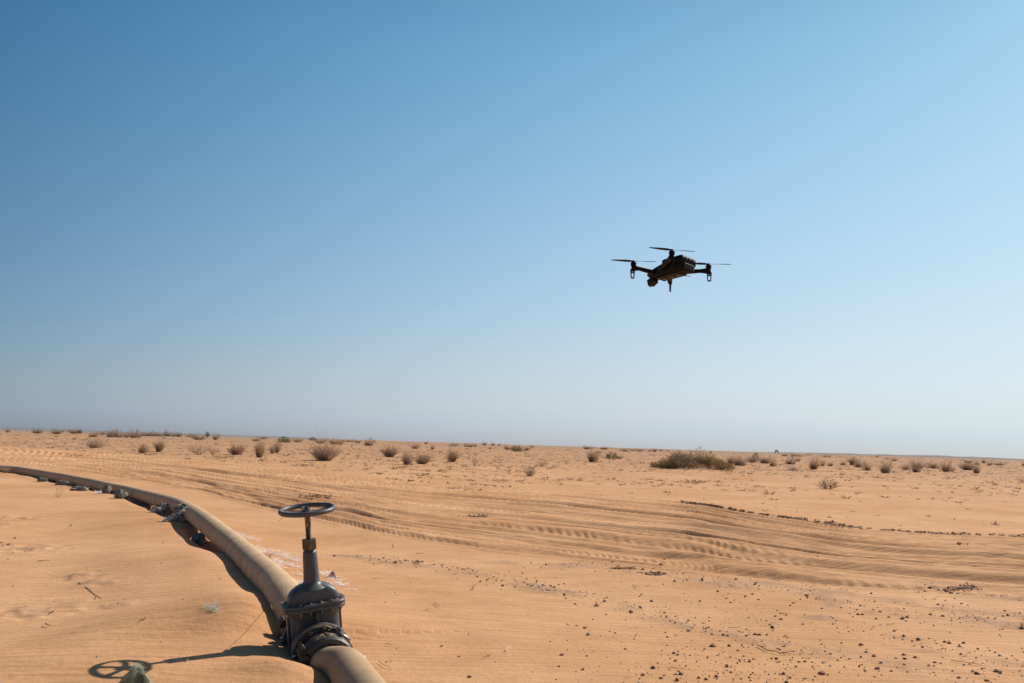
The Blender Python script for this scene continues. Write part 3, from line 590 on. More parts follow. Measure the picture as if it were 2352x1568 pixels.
for idx, (x, y, w, h, k) in enumerate(LIST):
    dep = y-horizon(x); X, Y = hit(x, max(y, horizon(x)+6.0)); r = math.hypot(X, Y); r0 = min(r, 175.0)
    if r > 175: X, Y = X*r0/r, Y*r0/r; r = r0
    Z = H(X, Y); sc = r/F_PX; W = w*sc; Hh = h*sc
    if r > 110: Z = max(Z-.5, CAM_H-(dep)*r/F_PX) if dep > 0 else Z
    row = 0 if dep < 16 else (1 if dep < 40 else 2)
    place = next(m[2] for m in marks if m[0] <= x < m[1]); key = (row, place)
    kindname = {'t': 'small dry tuft', 'd': 'dense brown dry grass clump', 'r': 'low dark dry clump', 's': 'thin see-through twiggy tuft', 'S': 'rounded bare twiggy shrub', 'B': 'largest wide dry grass clump with long wisps', 'g': 'low green leafy shrub', 'G': 'bright green-leaved plant on bare sand with wiry stems'}[k]
    kk = (kindname, row, place); count[kk] = count.get(kk, 0)+1
    if k == 'G': lab = 'bright green-leaved plant alone on pale sand, wiry bare stems beside it'
    elif k == 'B': lab = 'largest dry grass clump, wide and fanned, long wisps reaching above the skyline'
    elif k == 'S': lab = 'rounded bare twiggy shrub alone on sand just right of the photo centre'
    else: lab = (kindname, ROWN[row], place, count[kk], kk)
    nm = {'g': 'green_shrub', 'G': 'green_plant', 's': 'twiggy_shrub', 'S': 'twiggy_shrub'}.get(k, 'dry_shrub')
    e = empty(nm, (X, Y, Z-.01), (0, 0, 0)); k_s = random.uniform(1.12, 1.45); e.scale = (W*k_s, W*k_s*random.uniform(.8, 1.1), Hh*random.uniform(1.05, 1.25))
    LIST[idx] = (e, lab, k)
    rz = random.uniform(0, 6.28)
    def put(me, s=(1, 1, 1), part=None):
        o = link(part or me.name.split('.')[0], me, e); o.rotation_euler = (0, 0, random.uniform(0, 6.28)); o.scale = s; return o
    if k in 'gG':
        put(VAR['greenstem'][idx % 2], (1, 1, .9), 'stems'); put(VAR['green'][idx % 2] if k == 'g' else mesh_np('leaves', *leafy(130, 555, .06, .15), GREENL), (.8, .8, 1), 'leaves')
    elif k == 't': put(VAR['tiny'][idx % 8], (.85, .85, 1.2), 'blades')
    elif k == 'd': put(VAR['dense'][idx % 9], (.74, .74, 1.0), 'blades')
    elif k == 'r': put(VAR['round'][idx % 5], (.60, .58, 1), 'blades')
    elif k == 's': put(VAR['sparse'][idx % 5], (.70, .70, 1), 'twigs')
    elif k == 'S': put(VAR['sparse'][0], (.60, .60, 1), 'twigs'); put(VAR['sparse'][1], (.55, .55, .95), 'twigs')
    elif k == 'B':
        put(VAR['round'][0], (.50, .50, .85), 'blades'); put(VAR['dense'][1], (.5, .5, .95), 'blades')
        put(mesh_np('wisps', *blades(40, .6, 1.7, .006, 77, base_r=.1, droop=.3, segs=4), DRYG), (.7, .7, 1), 'wisps')
for (e, lab, k) in LIST:
    if isinstance(lab, tuple):
        kn, rw, pl, c, kk = lab
        lab = f"{kn} {rw} {pl}" if count[kk] == 1 else (f"{ORD[c-1]} {kn} from left, {rw} {pl}")
    tag(e, lab, 'plant' if k in 'gG' else 'shrub', 'shrubs scattered over the far sand' if k not in 'G' else None)

# big bush growing over a sand mound
def mound_bush():
    X, Y = MOUND; Zc = H(X, Y); t = empty('mound_bush', (X, Y, Zc-.35)); tag(t, 'large sprawling brown and olive bush over a sand mound, widest plant in view', 'bush')
    g = np.random.default_rng(9); W = 4.0; sets = {'olive': [], 'ochre': [], 'dark': [], 'green': []}
    lobes = []
    for i in range(27):
        u = g.uniform(-1, 1); yy = g.uniform(-.6, .8); top = (1-abs(u)**2.2)*(1.0 if u < .3 else .85); lobes.append((u*W*.5, yy, top))
    for i, (lx, ly, top) in enumerate(lobes):
        gz = float(height(np.array([X+lx]), np.array([Y+ly]))[0])-Zc+.35; hgt = .26+.56*top*g.uniform(.3, 1.35); sp = g.uniform(.35, .75)
        kind = 'green' if (-1.1 < lx < -.1 and g.uniform() < .45) else ['olive', 'ochre', 'dark', 'olive'][g.integers(0, 4)]
        if lx > 1.0: kind = ['olive', 'ochre'][i % 2]
        off = np.array([lx, ly, gz-.04])
        v, f = blades(90, 1.25, hgt, .016, 900+i, fork=2, base_r=.22, droop=.35); sets[kind].append((v*[sp*1.5, sp*1.5, 1]+off, f))
        v, f = leafy(130, 950+i, .035, .09, hgt*1.0, sp*1.15); sets[kind].append((v+off, f))
    for nm, m, lb in (('olive', OLIVE, 'olive_foliage'), ('ochre', OCHRE, 'dry_foliage'), ('dark', DRYG3, 'dark_twigs'), ('green', mat('sage_leaf', (.30, .29, .17), .85), 'green_foliage')):
        if sets[nm]: link(lb, mesh_np(lb, *merge(sets[nm]), m), t)
mound_bush()

# ------------------------------------------------------------------ stubble and clods beyond the tracks (uncountable)
def scatter_stubble():
    g = np.random.default_rng(12); n = 26000
    th = np.radians(g.uniform(-33, 33, n)); r = 17*np.exp(g.uniform(0, 1, n)**.75*np.log(220/17)); X = r*np.sin(th); Y = r*np.cos(th); s, t = track_uv(X, Y)
    dn = fbm(X/7, Y/7, 3, 61); keep = (t > 1.10) & (g.uniform(0, 1, n) < np.clip(.15+sstep(22, 75, r)*.9+.5*dn, .04, 1)); X, Y, r = X[keep], Y[keep], r[keep]; n = len(X)
    Z = height(X, Y); V0, F0 = blades(7, 1.3, 1, .22, 3, base_r=.25, droop=.3, segs=2, hvar=.6); V0b, _ = blades(7, 1.3, 1, .22, 4, base_r=.25, droop=.3, segs=2, hvar=.6)
    sz = np.clip(g.lognormal(-2.65, .6, n), .02, .32); a = g.uniform(0, 6.28, n)
    V = np.where((g.uniform(size=n) < .5)[:, None, None], V0[None], V0b[None]); ca, sa = np.cos(a)[:, None], np.sin(a)[:, None]
    VX = (V[:, :, 0]*ca-V[:, :, 1]*sa)*sz[:, None]*1.1+X[:, None]; VY = (V[:, :, 0]*sa+V[:, :, 1]*ca)*sz[:, None]*1.1+Y[:, None]; VZ = V[:, :, 2]*sz[:, None]*.8+Z[:, None]
    m = V0.shape[0]; Fa = (F0[None]+(np.arange(n)*m)[:, None, None]).reshape(-1, 3)
    mi = np.repeat(g.integers(0, 3, n), len(F0))
    o = link('dry_stubble', mesh_np('dry_stubble', np.stack([VX, VY, VZ], -1).reshape(-1, 3), Fa, [DRYG3, DRYG2, GREENL], midx=np.where(mi == 2, (g.uniform(size=len(mi)) < .15)*2, mi)))
    tag(o, 'short dry stubble and litter dotting the far sand', 'ground cover', kind='stuff')
scatter_stubble()

# pebble shapes
def ico():
    p = (1+5**.5)/2; V = np.array([(-1, p, 0), (1, p, 0), (-1, -p, 0), (1, -p, 0), (0, -1, p), (0, 1, p), (0, -1, -p), (0, 1, -p), (p, 0, -1), (p, 0, 1), (-p, 0, -1), (-p, 0, 1)], float); V /= np.linalg.norm(V[0])
    Fs = [(0, 11, 5), (0, 5, 1), (0, 1, 7), (0, 7, 10), (0, 10, 11), (1, 5, 9), (5, 11, 4), (11, 10, 2), (10, 7, 6), (7, 1, 8), (3, 9, 4), (3, 4, 2), (3, 2, 6), (3, 6, 8), (3, 8, 9), (4, 9, 5), (2, 4, 11), (6, 2, 10), (8, 6, 7), (9, 8, 1)]
    return V, np.array(Fs)
IV, IF = ico()
def ico2():
    V = [tuple(v) for v in IV]; c = {}; Fs = []
    def mid(a, b):
        k = (min(a, b), max(a, b))
        if k not in c: m = (np.array(V[a])+np.array(V[b])); m /= np.linalg.norm(m); V.append(tuple(m)); c[k] = len(V)-1
        return c[k]
    for a, b, d in IF: x, y, z = mid(a, b), mid(b, d), mid(d, a); Fs += [(a, x, z), (b, y, x), (d, z, y), (x, y, z)]
    return np.array(V), np.array(Fs)
I2V, I2F = ico2()
def stone_shape(seed, V=I2V, rough=.22):
    g = np.random.default_rng(seed); W = V.copy()
    for _ in range(9):      # chop flat facets
        d = g.normal(0, 1, 3); d /= np.linalg.norm(d); h = g.uniform(.55, .85); q = W@d; W = W-np.outer(np.maximum(q-h, 0)*.92, d)
    W *= (1+rough*.25*g.normal(0, 1, len(W)))[:, None]; W *= g.uniform(.8, 1.15, 3)*[1, .85, .72]; return W/ (np.ptp(W[:, 0]))
def scatter_gravel():
    g = np.random.default_rng(15); P = []; 
    for C, w, a in STR:      # gravel lying along the streaks
        d = np.diff(C[:, :2], axis=0); l = np.hypot(d[:, 0], d[:, 1]); tot = l.sum(); n = int(tot*a*120); k = g.choice(len(l), n, p=l/tot); t = g.uniform(0, 1, n)
        Q = C[k, :2]+d[k]*t[:, None]+g.normal(0, w*1.0, (n, 2)); P.append(Q)
    n = 19000; th = np.radians(g.uniform(-12, 31, n)); r = 1/np.sqrt(g.uniform(1/30.**2, 1/4.5**2, n)); X = r*np.sin(th); Y = r*np.cos(th); S, t = track_uv(X, Y)
    f = fbm(X/1.3, Y/1.3, 3, 71)+.35*fbm(X*2, Y*2, 2, 72); right = sstep(-.35, 1.6, X-.06*Y)
    keep = (t < -.03) & (g.uniform(0, 1, n) < np.clip(right*(.04+.60*np.clip(f+.0, 0, 1)), 0.006, 1)); P.append(np.stack([X, Y], -1)[keep])
    keep = (t > 1.05) & (X > -2) & (g.uniform(0, 1, n) < .35*np.clip(.3+f, 0, 1)); P.append(np.stack([X, Y], -1)[keep])
    n = 900; P.append(np.stack([g.uniform(-5, -1.3, n), g.uniform(4.7, 12, n)], -1)[g.uniform(size=n) < .10])
    P = np.vstack(P); r = np.hypot(P[:, 0], P[:, 1]); P = P[(r < 45) & (r > 4.3)]; n = len(P); Z = height(P[:, 0], P[:, 1])
    sz = np.clip(g.lognormal(math.log(.0066), .55, n), .003, .028)*np.interp(np.hypot(P[:, 0], P[:, 1]), [5, 15, 30], [.95, 1.2, 1.7])
    shp = [stone_shape(600+i, IV) for i in range(6)]; S = np.stack(shp)[g.integers(0, 6, n)]
    a = g.uniform(0, 6.28, n); ca, sa = np.cos(a)[:, None], np.sin(a)[:, None]
    V = np.stack([(S[:, :, 0]*ca-S[:, :, 1]*sa)*sz[:, None]+P[:, :1], (S[:, :, 0]*sa+S[:, :, 1]*ca)*sz[:, None]+P[:, 1:2], S[:, :, 2]*sz[:, None]+Z[:, None]+sz[:, None]*.16], -1)
    Fa = (IF[None]+(np.arange(n)*12)[:, None, None]).reshape(-1, 3)
    mi = np.repeat(g.choice(6, n, p=[.36, .20, .09, .11, .07, .17]), 20)
    o = link('gravel', mesh_np('gravel', V.reshape(-1, 3), Fa, [ROCKM[c] for c in 'rbkgwt'], midx=mi)); tag(o, 'fine mixed gravel strewn in streaks over the sand', 'gravel', kind='stuff')
    print('gravel', n)
scatter_gravel()
def scatter_clods():
    """crumbled crusts of damp brown sand along the far lip of the tracks and in a few spots between them"""
    g = np.random.default_rng(18); P = []
    def along(a, b, tt, jit, n):
        th = g.uniform(a, b, n); rt = np.interp(th, _tg, _rt); rb = np.interp(th, _tg, _rb); t = tt+g.normal(0, jit, n); r = rb+(rt-rb)*t; m = (vnoise(th*260, th*0, 81) > -.30+.9*vnoise(th*38, th*0, 82))
        return np.stack([r*np.sin(th), r*np.cos(th)], -1)[m]
    az = lambda x: math.atan((x-1176)/F_PX)
    P.append(along(az(1560), az(2120), 1.004, .010, 9000)); P.append(along(az(1850), az(2352), 1.05, .014, 700)); P.append(along(az(2120), az(2352), 1.012, .01, 600)); P.append(along(az(900), az(1200), 1.0, .01, 700))
    for (x, y, w, n) in [(1095, 1187, 30, 130), (1050, 1122, 40, 90), (1090, 1126, 26, 60), (725, 1143, 40, 190), (740, 1147, 30, 70), (170, 1046, 28, 90), (510, 1050, 30, 90), (700, 1069, 34, 90), (960, 1290, 12, 40), (600, 1056, 14, 30), (1430, 1308, 30, 110), (1505, 1322, 20, 130), (2215, 1353, 40, 120), (2210, 1250, 16, 40)]:
        for _ in range(n*2):
            q = hit(x+g.normal(0, w*.5), y+g.normal(0, 1.6)+.06*0); P.append(np.array([q]))
    P = np.vstack(P); n = len(P); Z = height(P[:, 0], P[:, 1]); r = np.hypot(P[:, 0], P[:, 1]); sz = np.clip(g.lognormal(math.log(.0115), .5, n), .005, .035)*np.interp(r, [6, 20, 50], [.7, 1.4, 2.6])
    shp = [stone_shape(650+i, IV, .6) for i in range(6)]; S = np.stack(shp)[g.integers(0, 6, n)]; a = g.uniform(0, 6.28, n); ca, sa = np.cos(a)[:, None], np.sin(a)[:, None]
    V = np.stack([(S[:, :, 0]*ca-S[:, :, 1]*sa)*sz[:, None]+P[:, :1], (S[:, :, 0]*sa+S[:, :, 1]*ca)*sz[:, None]+P[:, 1:2], S[:, :, 2]*sz[:, None]*.8+Z[:, None]+sz[:, None]*.1], -1)
    Fa = (IF[None]+(np.arange(n)*12)[:, None, None]).reshape(-1, 3)
    clod = mat('damp_sand_clod', (.40, .25, .155), .95, col2=(.27, .165, .10), scale=12)
    o = link('sand_clods', mesh_np('sand_clods', V.reshape(-1, 3), Fa, clod)); tag(o, 'crumbled dark sand clods along the far lip of the wheel tracks', 'clods', kind='stuff')
scatter_clods()

# ------------------------------------------------------------------ individual stones
ZA = [(615, 592, 18, 'g'), (1025, 1045, 38, 'w'), (1062, 1016, 14, 'k'), (1178, 1140, 28, 'r'), (1265, 1320, 55, 't'), (545, 1192, 28, 'r'), (1495, 1192, 22, 't'), (1668, 527, 24, 'k'), (1978, 532, 40, 'r'), (1820, 527, 26, 'g'), (2108, 631, 24, 'k'),
      (2190, 677, 24, 'k'), (1732, 410, 26, 'r'), (1438, 455, 24, 'r'), (1336, 433, 26, 't'), (1300, 385, 24, 'k'), (1203, 380, 20, 'k'), (1160, 357, 18, 'k'), (1550, 472, 28, 'r'), (625, 308, 40, 'r'), (662, 298, 22, 'r'), (438, 314, 28, 'b'),
      (1943, 570, 28, 'g'), (2127, 853, 28, 'w'), (2207, 863, 30, 'w'), (2078, 1115, 52, 'r'), (2050, 1227, 26, 'k'), (1817, 1280, 16, 'g'), (1540, 919, 14, 'k'), (1778, 792, 14, 'g'), (2125, 1071, 18, 'k'),
      (1977, 1002, 20, 'k'), (755, 484, 14, 'k'), (2095, 503, 22, 'k'), (2345, 803, 20, 'r'), (1748, 490, 16, 'k'), (1140, 410, 18, 'w')]
ZB = [(650, 842, 55, 'r'), (397, 868, 36, 'r'), (380, 742, 28, 'k'), (405, 713, 30, 'k'), (198, 663, 22, 'k'), (750, 688, 26, 'k'), (732, 706, 24, 'b'), (596, 755, 24, 'r'), (978, 845, 40, 'r'), (935, 837, 20, 'k'), (262, 922, 28, 'r'), (182, 1013, 46, 'r'),
      (217, 1076, 66, 'g'), (88, 776, 24, 'k'), (433, 1052, 20, 'k'), (1218, 926, 36, 't'), (1430, 905, 26, 'b'), (1430, 940, 24, 'k'), (1362, 960, 22, 'k'), (1265, 1012, 22, 'r'), (1010, 1100, 34, 'r'), (1085, 1092, 24, 'r'), (1108, 1080, 20, 'g'),
      (1395, 1052, 26, 'b'), (1352, 1055, 22, 'r'), (1535, 1049, 30, 'b'), (1613, 1093, 34, 'b'), (1628, 1183, 46, 'g'), (1465, 1182, 68, 'r'), (1382, 1218, 28, 'b'), (1413, 1303, 40, 'r'), (1715, 1232, 32, 'r'), (1757, 1180, 40, 'r'), (1773, 1200, 26, 'r'),
      (1802, 1110, 44, 'b'), (1727, 1050, 28, 'r'), (1800, 1027, 28, 'k'), (1827, 1043, 24, 'r'), (1867, 1182, 24, 'g'), (1608, 1394, 68, 'b'), (2100, 1306, 46, 'r'), (2150, 933, 44, 'r'), (945, 1521, 48, 'g'), (1512, 1526, 34, 'w'), (93, 1468, 26, 'g'),
      (1118, 1242, 36, 'r'), (1122, 1457, 28, 'b'), (2143, 876, 26, 'k'), (1225, 708, 16, 'k'), (1195, 744, 18, 't'), (1792, 705, 46, 'r'), (1515, 662, 40, 'r'), (1692, 549, 44, 'g'), (1895, 579, 40, 'g'), (968, 601, 26, 'k'), (645, 425, 66, 'r'),
      (935, 480, 60, 'r'), (980, 337, 34, 'r'), (945, 380, 40, 'r'), (1170, 482, 28, 'r'), (1020, 146, 18, 'g'), (1860, 685, 34, 'r'), (1370, 400, 24, 'k'), (1620, 683, 26, 'r'), (730, 795, 36, 'r'), (300, 782, 60, 'r'), (850, 742, 44, 'b'),
      (2197, 1093, 28, 'r'), (2215, 1369, 20, 'r'), (1860, 1455, 18, 'b'), (1256, 1138, 18, 'r'), (404, 1314, 18, 'k'), (1693, 1138, 22, 't'), (1890, 1075, 60, 'r'), (1935, 1080, 50, 'b')]
ZC = [(383, 1408, 80, 'r'), (920, 1368, 66, 'r'), (1180, 1242, 44, 'r'), (1290, 1266, 46, 'r'), (1426, 1352, 44, 'r'), (2078, 1392, 70, 't'), (2122, 1418, 36, 'b'), (1990, 1486, 52, 'r'), (1900, 1418, 70, 'r'), (765, 1145, 56, 'r'), (735, 855, 40, 'r'), (780, 855, 40, 'r'),
      (1170, 890, 50, 'r'), (1215, 882, 40, 'r'), (915, 895, 36, 'g'), (950, 838, 36, 't'), (1036, 880, 34, 'g'), (1203, 915, 28, 'g'), (1318, 1080, 36, 'r'), (1182, 1063, 48, 'r'), (1265, 1105, 44, 'r'), (1172, 1090, 30, 'w'), (1575, 1108, 44, 'r'), (1625, 1120, 44, 'b'),
      (1723, 1153, 44, 'w'), (1765, 1118, 40, 'g'), (1900, 1178, 32, 'g'), (1897, 913, 34, 'g'), (2000, 1168, 26, 'g'), (2118, 1243, 36, 'w'), (1283, 1155, 28, 'w'), (815, 1220, 34, 'g'), (418, 1215, 36, 'w'), (398, 1310, 38, 'w'), (468, 1342, 42, 'w'),
      (160, 1303, 38, 'r'), (217, 1300, 40, 'r'), (490, 958, 24, 'k'), (237, 676, 42, 'r'), (688, 882, 24, 'r'), (655, 850, 28, 'g'), (895, 1255, 50, 'r'), (958, 1325, 36, 'g'), (1103, 1278, 34, 'b'), (1192, 1282, 44, 'k'), (1485, 1315, 40, 'g'),
      (295, 1352, 32, 'r'), (438, 1430, 32, 'b'), (316, 1448, 26, 'r'), (213, 1470, 32, 'k'), (537, 1292, 26, 'r'), (604, 1357, 28, 'b'), (555, 1405, 26, 'b'), (898, 1453, 26, 'b'), (966, 1438, 22, 'r'), (35, 1062, 28, 'r'), (366, 1105, 22, 'b'),
      (1435, 590, 40, 'b'), (1600, 610, 50, 'r'), (1645, 622, 54, 'r'), (1710, 634, 50, 'g'), (1770, 642, 40, 'b'), (1333, 633, 32, 'w'), (1515, 762, 32, 'b'), (1562, 770, 26, 'b'), (2168, 820, 36, 'b'), (2198, 862, 40, 'r'), (2150, 870, 26, 'b'), (2312, 852, 32, 'b'),
      (2335, 985, 50, 'b'), (1735, 178, 32, 'r'), (1908, 200, 36, 'r'), (1765, 190, 24, 'b'), (1645, 917, 28, 'g'), (1385, 925, 18, 'k'), (1473, 957, 24, 'k'), (2218, 698, 26, 'g'), (1500, 1128, 28, 'r'), (2238, 1246, 22, 'b'), (2115, 1045, 24, 'b'),
      (2335, 1172, 22, 'b'), (2335, 1445, 34, 'w'), (1658, 1400, 36, 'g'), (1305, 1393, 22, 'r'), (1720, 1468, 40, 'b'), (118, 750, 20, 'k'), (10, 857, 22, 'k'), (347, 298, 22, 'w'), (803, 455, 16, 'k'), (1440, 850, 40, 'b'), (1560, 868, 44, 'r'), (1645, 888, 30, 'r')]
ZD = [(40, 815, 80, 'b'), (240, 865, 110, 'b'), (390, 900, 90, 'w'), (75, 985, 80, 'b'), (380, 1180, 55, 'b'), (730, 1100, 60, 'k'), (440, 685, 80, 'b'), (240, 1345, 70, 't'), (70, 95, 50, 'r')]
ZE = [(1140, 1385, 30, 'r')]
CN_ = dict(r='red-brown', b='dark brown', k='blackish', g='grey', w='pale', t='tan')
SM = {(c, i): mesh_np('stone', stone_shape(700+i), I2F, ROCKM[c]) for c in 'rbkgwt' for i in range(5)}
for me in SM.values(): me.polygons.foreach_set('use_smooth', np.zeros(len(me.polygons), bool))
stones = []
for L, ox, oy, s in ((ZA, 1200, 1950, 2.352), (ZB, 2100, 1950, 2.7035), (ZC, 2900, 1950, 2.628), (ZD, 0, 1900, 7.84)):
    for (x, y, w, c) in L: stones.append(((ox+x/s)/1.6135, (oy+(y+w*.25)/s)/1.6135, w/s/1.6135, c))
def region(x, y):
    v = 'lower' if y > 1480 else ('middle' if y > 1370 else 'upper')
    if x < 300: return 'at the left edge of the photo'
    h = 'just right of the valve' if x < 1050 else ('below the photo centre' if x < 1400 else ('below the drone' if x < 1650 else ('lower right of the drone' if x < 1950 else 'towards the right edge')))
    return h, v
cnt = {}; SL = []
for i, (x, y, w, c) in enumerate(sorted(stones)):
    X, Y, Z = hitg(x, y); r = math.hypot(X, Y); W = w*.86*r/F_PX; o = link('stone', SM[(c, i % 5)]); o.location = (X, Y, Z+W*.06); o.scale = (W, W*random.uniform(.8, 1.1), W*random.uniform(.75, 1.1)); o.rotation_euler = (random.uniform(-.25, .25), random.uniform(-.25, .25), random.uniform(0, 6.28))
    big = w*1.6135 > 17.5; rg = region(x, y); rg = rg if isinstance(rg, str) else f'{rg[0]}, {rg[1]} gravel'
    key = (c, rg, big); cnt[key] = cnt.get(key, 0)+1; SL.append((o, key, cnt[key], x))
for o, key, n, x in SL:
    c, rg, big = key
    if big or x < 300: lab = f"large {CN_[c]} stone {rg}" if cnt[key] == 1 else f"{ORD[n-1]} large {CN_[c]} stone from the left {rg}"
    else: lab = f"small {CN_[c]} stone {rg}" if cnt[key] == 1 else f"{ORD[n-1]} small {CN_[c]} stone from left, {rg.replace(', in the', ',')}"
    tag(o, lab, 'stone', (f"small {CN_[c]} stones {rg}" if not big and x >= 300 else 'larger stones lying on the sand'))

# ------------------------------------------------------------------ hoses
def hose_mesh(name, C, seed, k=40, HR=HR, M=None):
    C = np.array(C); n = len(C); V = []; UV = []; up = np.array([0, 0, 1.0]); s = 0; g = np.random.default_rng(seed); arc = np.concatenate([[0], np.cumsum(np.linalg.norm(np.diff(C, axis=0), axis=1))])
    for i in range(n):
        t = C[min(i+1, n-1)]-C[max(i-1, 0)]; t /= np.linalg.norm(t); a = np.cross(t, up); a /= np.linalg.norm(a); b = np.cross(a, t)
        for j in range(k+1):
            q = 2*math.pi*j/k; sq = 1+.012*math.sin(arc[i]*2.3+seed)*math.cos(2*q)
            fl = 1.0 if math.sin(q) > -.6 else .95
            V.append(C[i]+HR*sq*(a*math.cos(q)+b*math.sin(q)*fl)); UV.append((arc[i], j/k))
    V = np.array(V); i = np.arange(n-1)[:, None]*(k+1); j = np.arange(k)[None]; Q = np.stack(np.broadcast_arrays(i+j, i+j+1, i+j+k+2, i+j+k+1), -1).reshape(-1, 4)
    me = mesh_np(name, V, Q, M or HOSE, True); uvl = me.uv_layers.new(name='UVMap'); UV = np.array(UV, np.float32); uvl.data.foreach_set('uv', UV[Q.ravel()].ravel()); return me
HF = empty('hose', tuple(CF[0])); tag(HF, 'thick sandy-tan hose winding away from the valve to the left edge', 'hose', 'hoses joined by the valve')
o = link('hose_tube', hose_mesh('hose_tube', catmull(HOSE_FAR, .05)-CF[0], 1, M=HOSE_FARM), HF)
HNr = empty('hose', tuple(CN[0])); tag(HNr, 'thick ribbed tan hose running from the valve front to the bottom edge', 'hose', 'hoses joined by the valve')
o = link('hose_tube', hose_mesh('hose_tube', catmull(HOSE_NEAR, .03)-CN[0], 2, 56, HR=.1055), HNr)

# ------------------------------------------------------------------ gate valve (local: x across, y along the bore away from the camera, z along the stem)
gv = empty('gate_valve'); gv.matrix_world = VM; tag(gv, 'dark grey cast gate valve with handwheel on top, tilted left in the sand', 'valve')
def stadium(w, d, r, n=8):
    P = []
    for cx, cy, a0 in ((w/2-r, d/2-r, 0), (-w/2+r, d/2-r, 90), (-w/2+r, -d/2+r, 180), (w/2-r, -d/2+r, 270)):
        for i in range(n+1): a = math.radians(a0+90*i/n); P.append((cx+r*math.cos(a), cy+r*math.sin(a)))
    return np.array(P)
def prism(mb, P, z0, z1, smooth=True): return mb.rings([np.column_stack([P, np.full(len(P), z)]) for z in (z0, z1)], smooth=smooth)
UP = Matrix.Translation((0, 0, -.028))
b = MB()
b.rings([np.column_stack([stadium(w, d, r), np.full(36, z)]) for z, w, d, r in ((-.19, .24, .11, .045), (-.10, .276, .125, .055), (.0, .282, .13, .058), (.16, .282, .13, .058), (.217, .286, .134, .06), (.228, .30, .145, .065))], smooth=True)
for s in (-1, 1): b.lathe([(.105, s*.05), (.115, s*.115)], 40, 'y', smooth=True)
b.build('valve_body', PAINT, gv)
for s in (-1, 1):
    MB().box((0, s*.088, .1905), (.013, .055, .073)).build('rib', PAINT, gv, .002)
    MB().box((s*.1475, 0, .016), (.012, .03, .402)).build('edge_rib', PAINT, gv, .003)
prism(MB(), stadium(.352, .196, .072), .2565, .2755).build('lower_flange', PAINT, gv, .003, mat4=UP)
prism(MB(), stadium(.340, .186, .066), .2758, .2780).build('gasket', GASKET, gv, mat4=UP)
bn = MB(); prism(bn, stadium(.352, .196, .072), .2783, .298)
ey = .42; rr = []
for i in range(25):
    u = math.pi*i/24; ring = []
    for j in range(17):
        v = -math.pi/2+math.pi*j/16; cc = abs(math.cos(v))**ey; ss = math.copysign(abs(math.sin(v))**ey, math.sin(v))
        ring.append((.146*cc*math.cos(u), .062*ss, .294+.108*cc*abs(math.sin(u))**.85))
    rr.append(np.array(ring))
bn.rings(rr, closed=False, cap=False)
bn.lathe([(.085, .372), (.066, .388), (.053, .398), (.046, .412), (.0435, .44), (.0415, .50), (.0395, .562), (.0385, .572), (.034, .580), (.031, .5815), (.031, .590), (0, .590)], 32, smooth=True)
bn.build('bonnet', PAINT, gv, 0, mat4=UP)
for s in (-1, 1):                                    # cast marks on the shoulders
    for q in range(3):
        u = math.radians(52+5.5*q) if s > 0 else math.radians(128-5.5*q); r2 = (.147*math.cos(u), .296+.109*math.sin(u)**.85)
        MB().lathe([(0, 0), (.005, 0), (.0045, .0022), (.002, .0022), (0, .001)], 8).build('cast_mark', mat('chalky_paint', (.2, .25, .23), .8) if q == 0 and s == -1 else bpy.data.materials['chalky_paint'], gv,
            mat4=UP @ Matrix.Translation((r2[0], -.012*s, r2[1])) @ Matrix.Rotation(math.pi/2-u, 4, 'Y')) if not (q == 0 and s == -1) else MB().lathe([(0, 0), (.005, 0), (.0045, .0022), (0, .001)], 8).build('cast_mark', mat('chalky_paint', (.2, .25, .23), .8), gv, mat4=UP @ Matrix.Translation((r2[0], -.012*s, r2[1])) @ Matrix.Rotation(math.pi/2-u, 4, 'Y'))
def hexprof(r): return np.array([(r*math.cos(math.radians(60*i+20)), r*math.sin(math.radians(60*i+20))) for i in range(6)])
prism(MB(), hexprof(.044), .5905, .644, False).build('gland_nut', BRASS, gv, .002, mat4=UP)
st = MB(); zz = np.arange(.6445, .79, .004); prof = [(.0, .6445)]
for i, z in enumerate(zz): prof.append((.0165 if (z > .72 or i % 2) else .0148, z))
prof.append((.0, .79)); st.lathe(prof, 20, smooth=False).build('stem', STEEL, gv, mat4=UP)
WZ = .780
hw = empty('handwheel'); hw.parent = gv; hw.location = (0, 0, WZ); hw.rotation_euler = (0, 0, math.radians(14))
sec = [(.158, -.004), (.1605, .004), (.158, .013), (.150, .017), (.141, .015), (.137, .006), (.1385, -.006), (.144, -.010), (.152, -.010)]
MB().lathe(sec, 72, closed_prof=True, smooth=True).build('rim', PAINT, hw)
for i in range(5):
    a = 2*math.pi*i/5; R = []
    for rr_, w, z, t in ((.018, .016, -.002, .010), (.05, .0115, -.010, .009), (.09, .012, -.009, .008), (.122, .018, -.002, .008), (.140, .024, .002, .008)):
        R.append(np.array([(rr_, -w, z-t), (rr_, w, z-t), (rr_, w, z+t*.4), (rr_, -w, z+t*.4)]))
    MB().rings(R, smooth=False).build('spoke', PAINT, hw, .0015, mat4=Matrix.Rotation(a, 4, 'Z'))
MB().lathe([(0, -.024), (.027, -.024), (.029, -.004), (.026, .006), (0, .006)], 28, smooth=False).build('hub', PAINT, hw, .002)
prism(MB().lathe([(0, .018), (.008, .018), (.008, .025), (0, .026)], 12), hexprof(.015), .0065, .0185, False).build('hub_nut', BRASS, hw, .001)
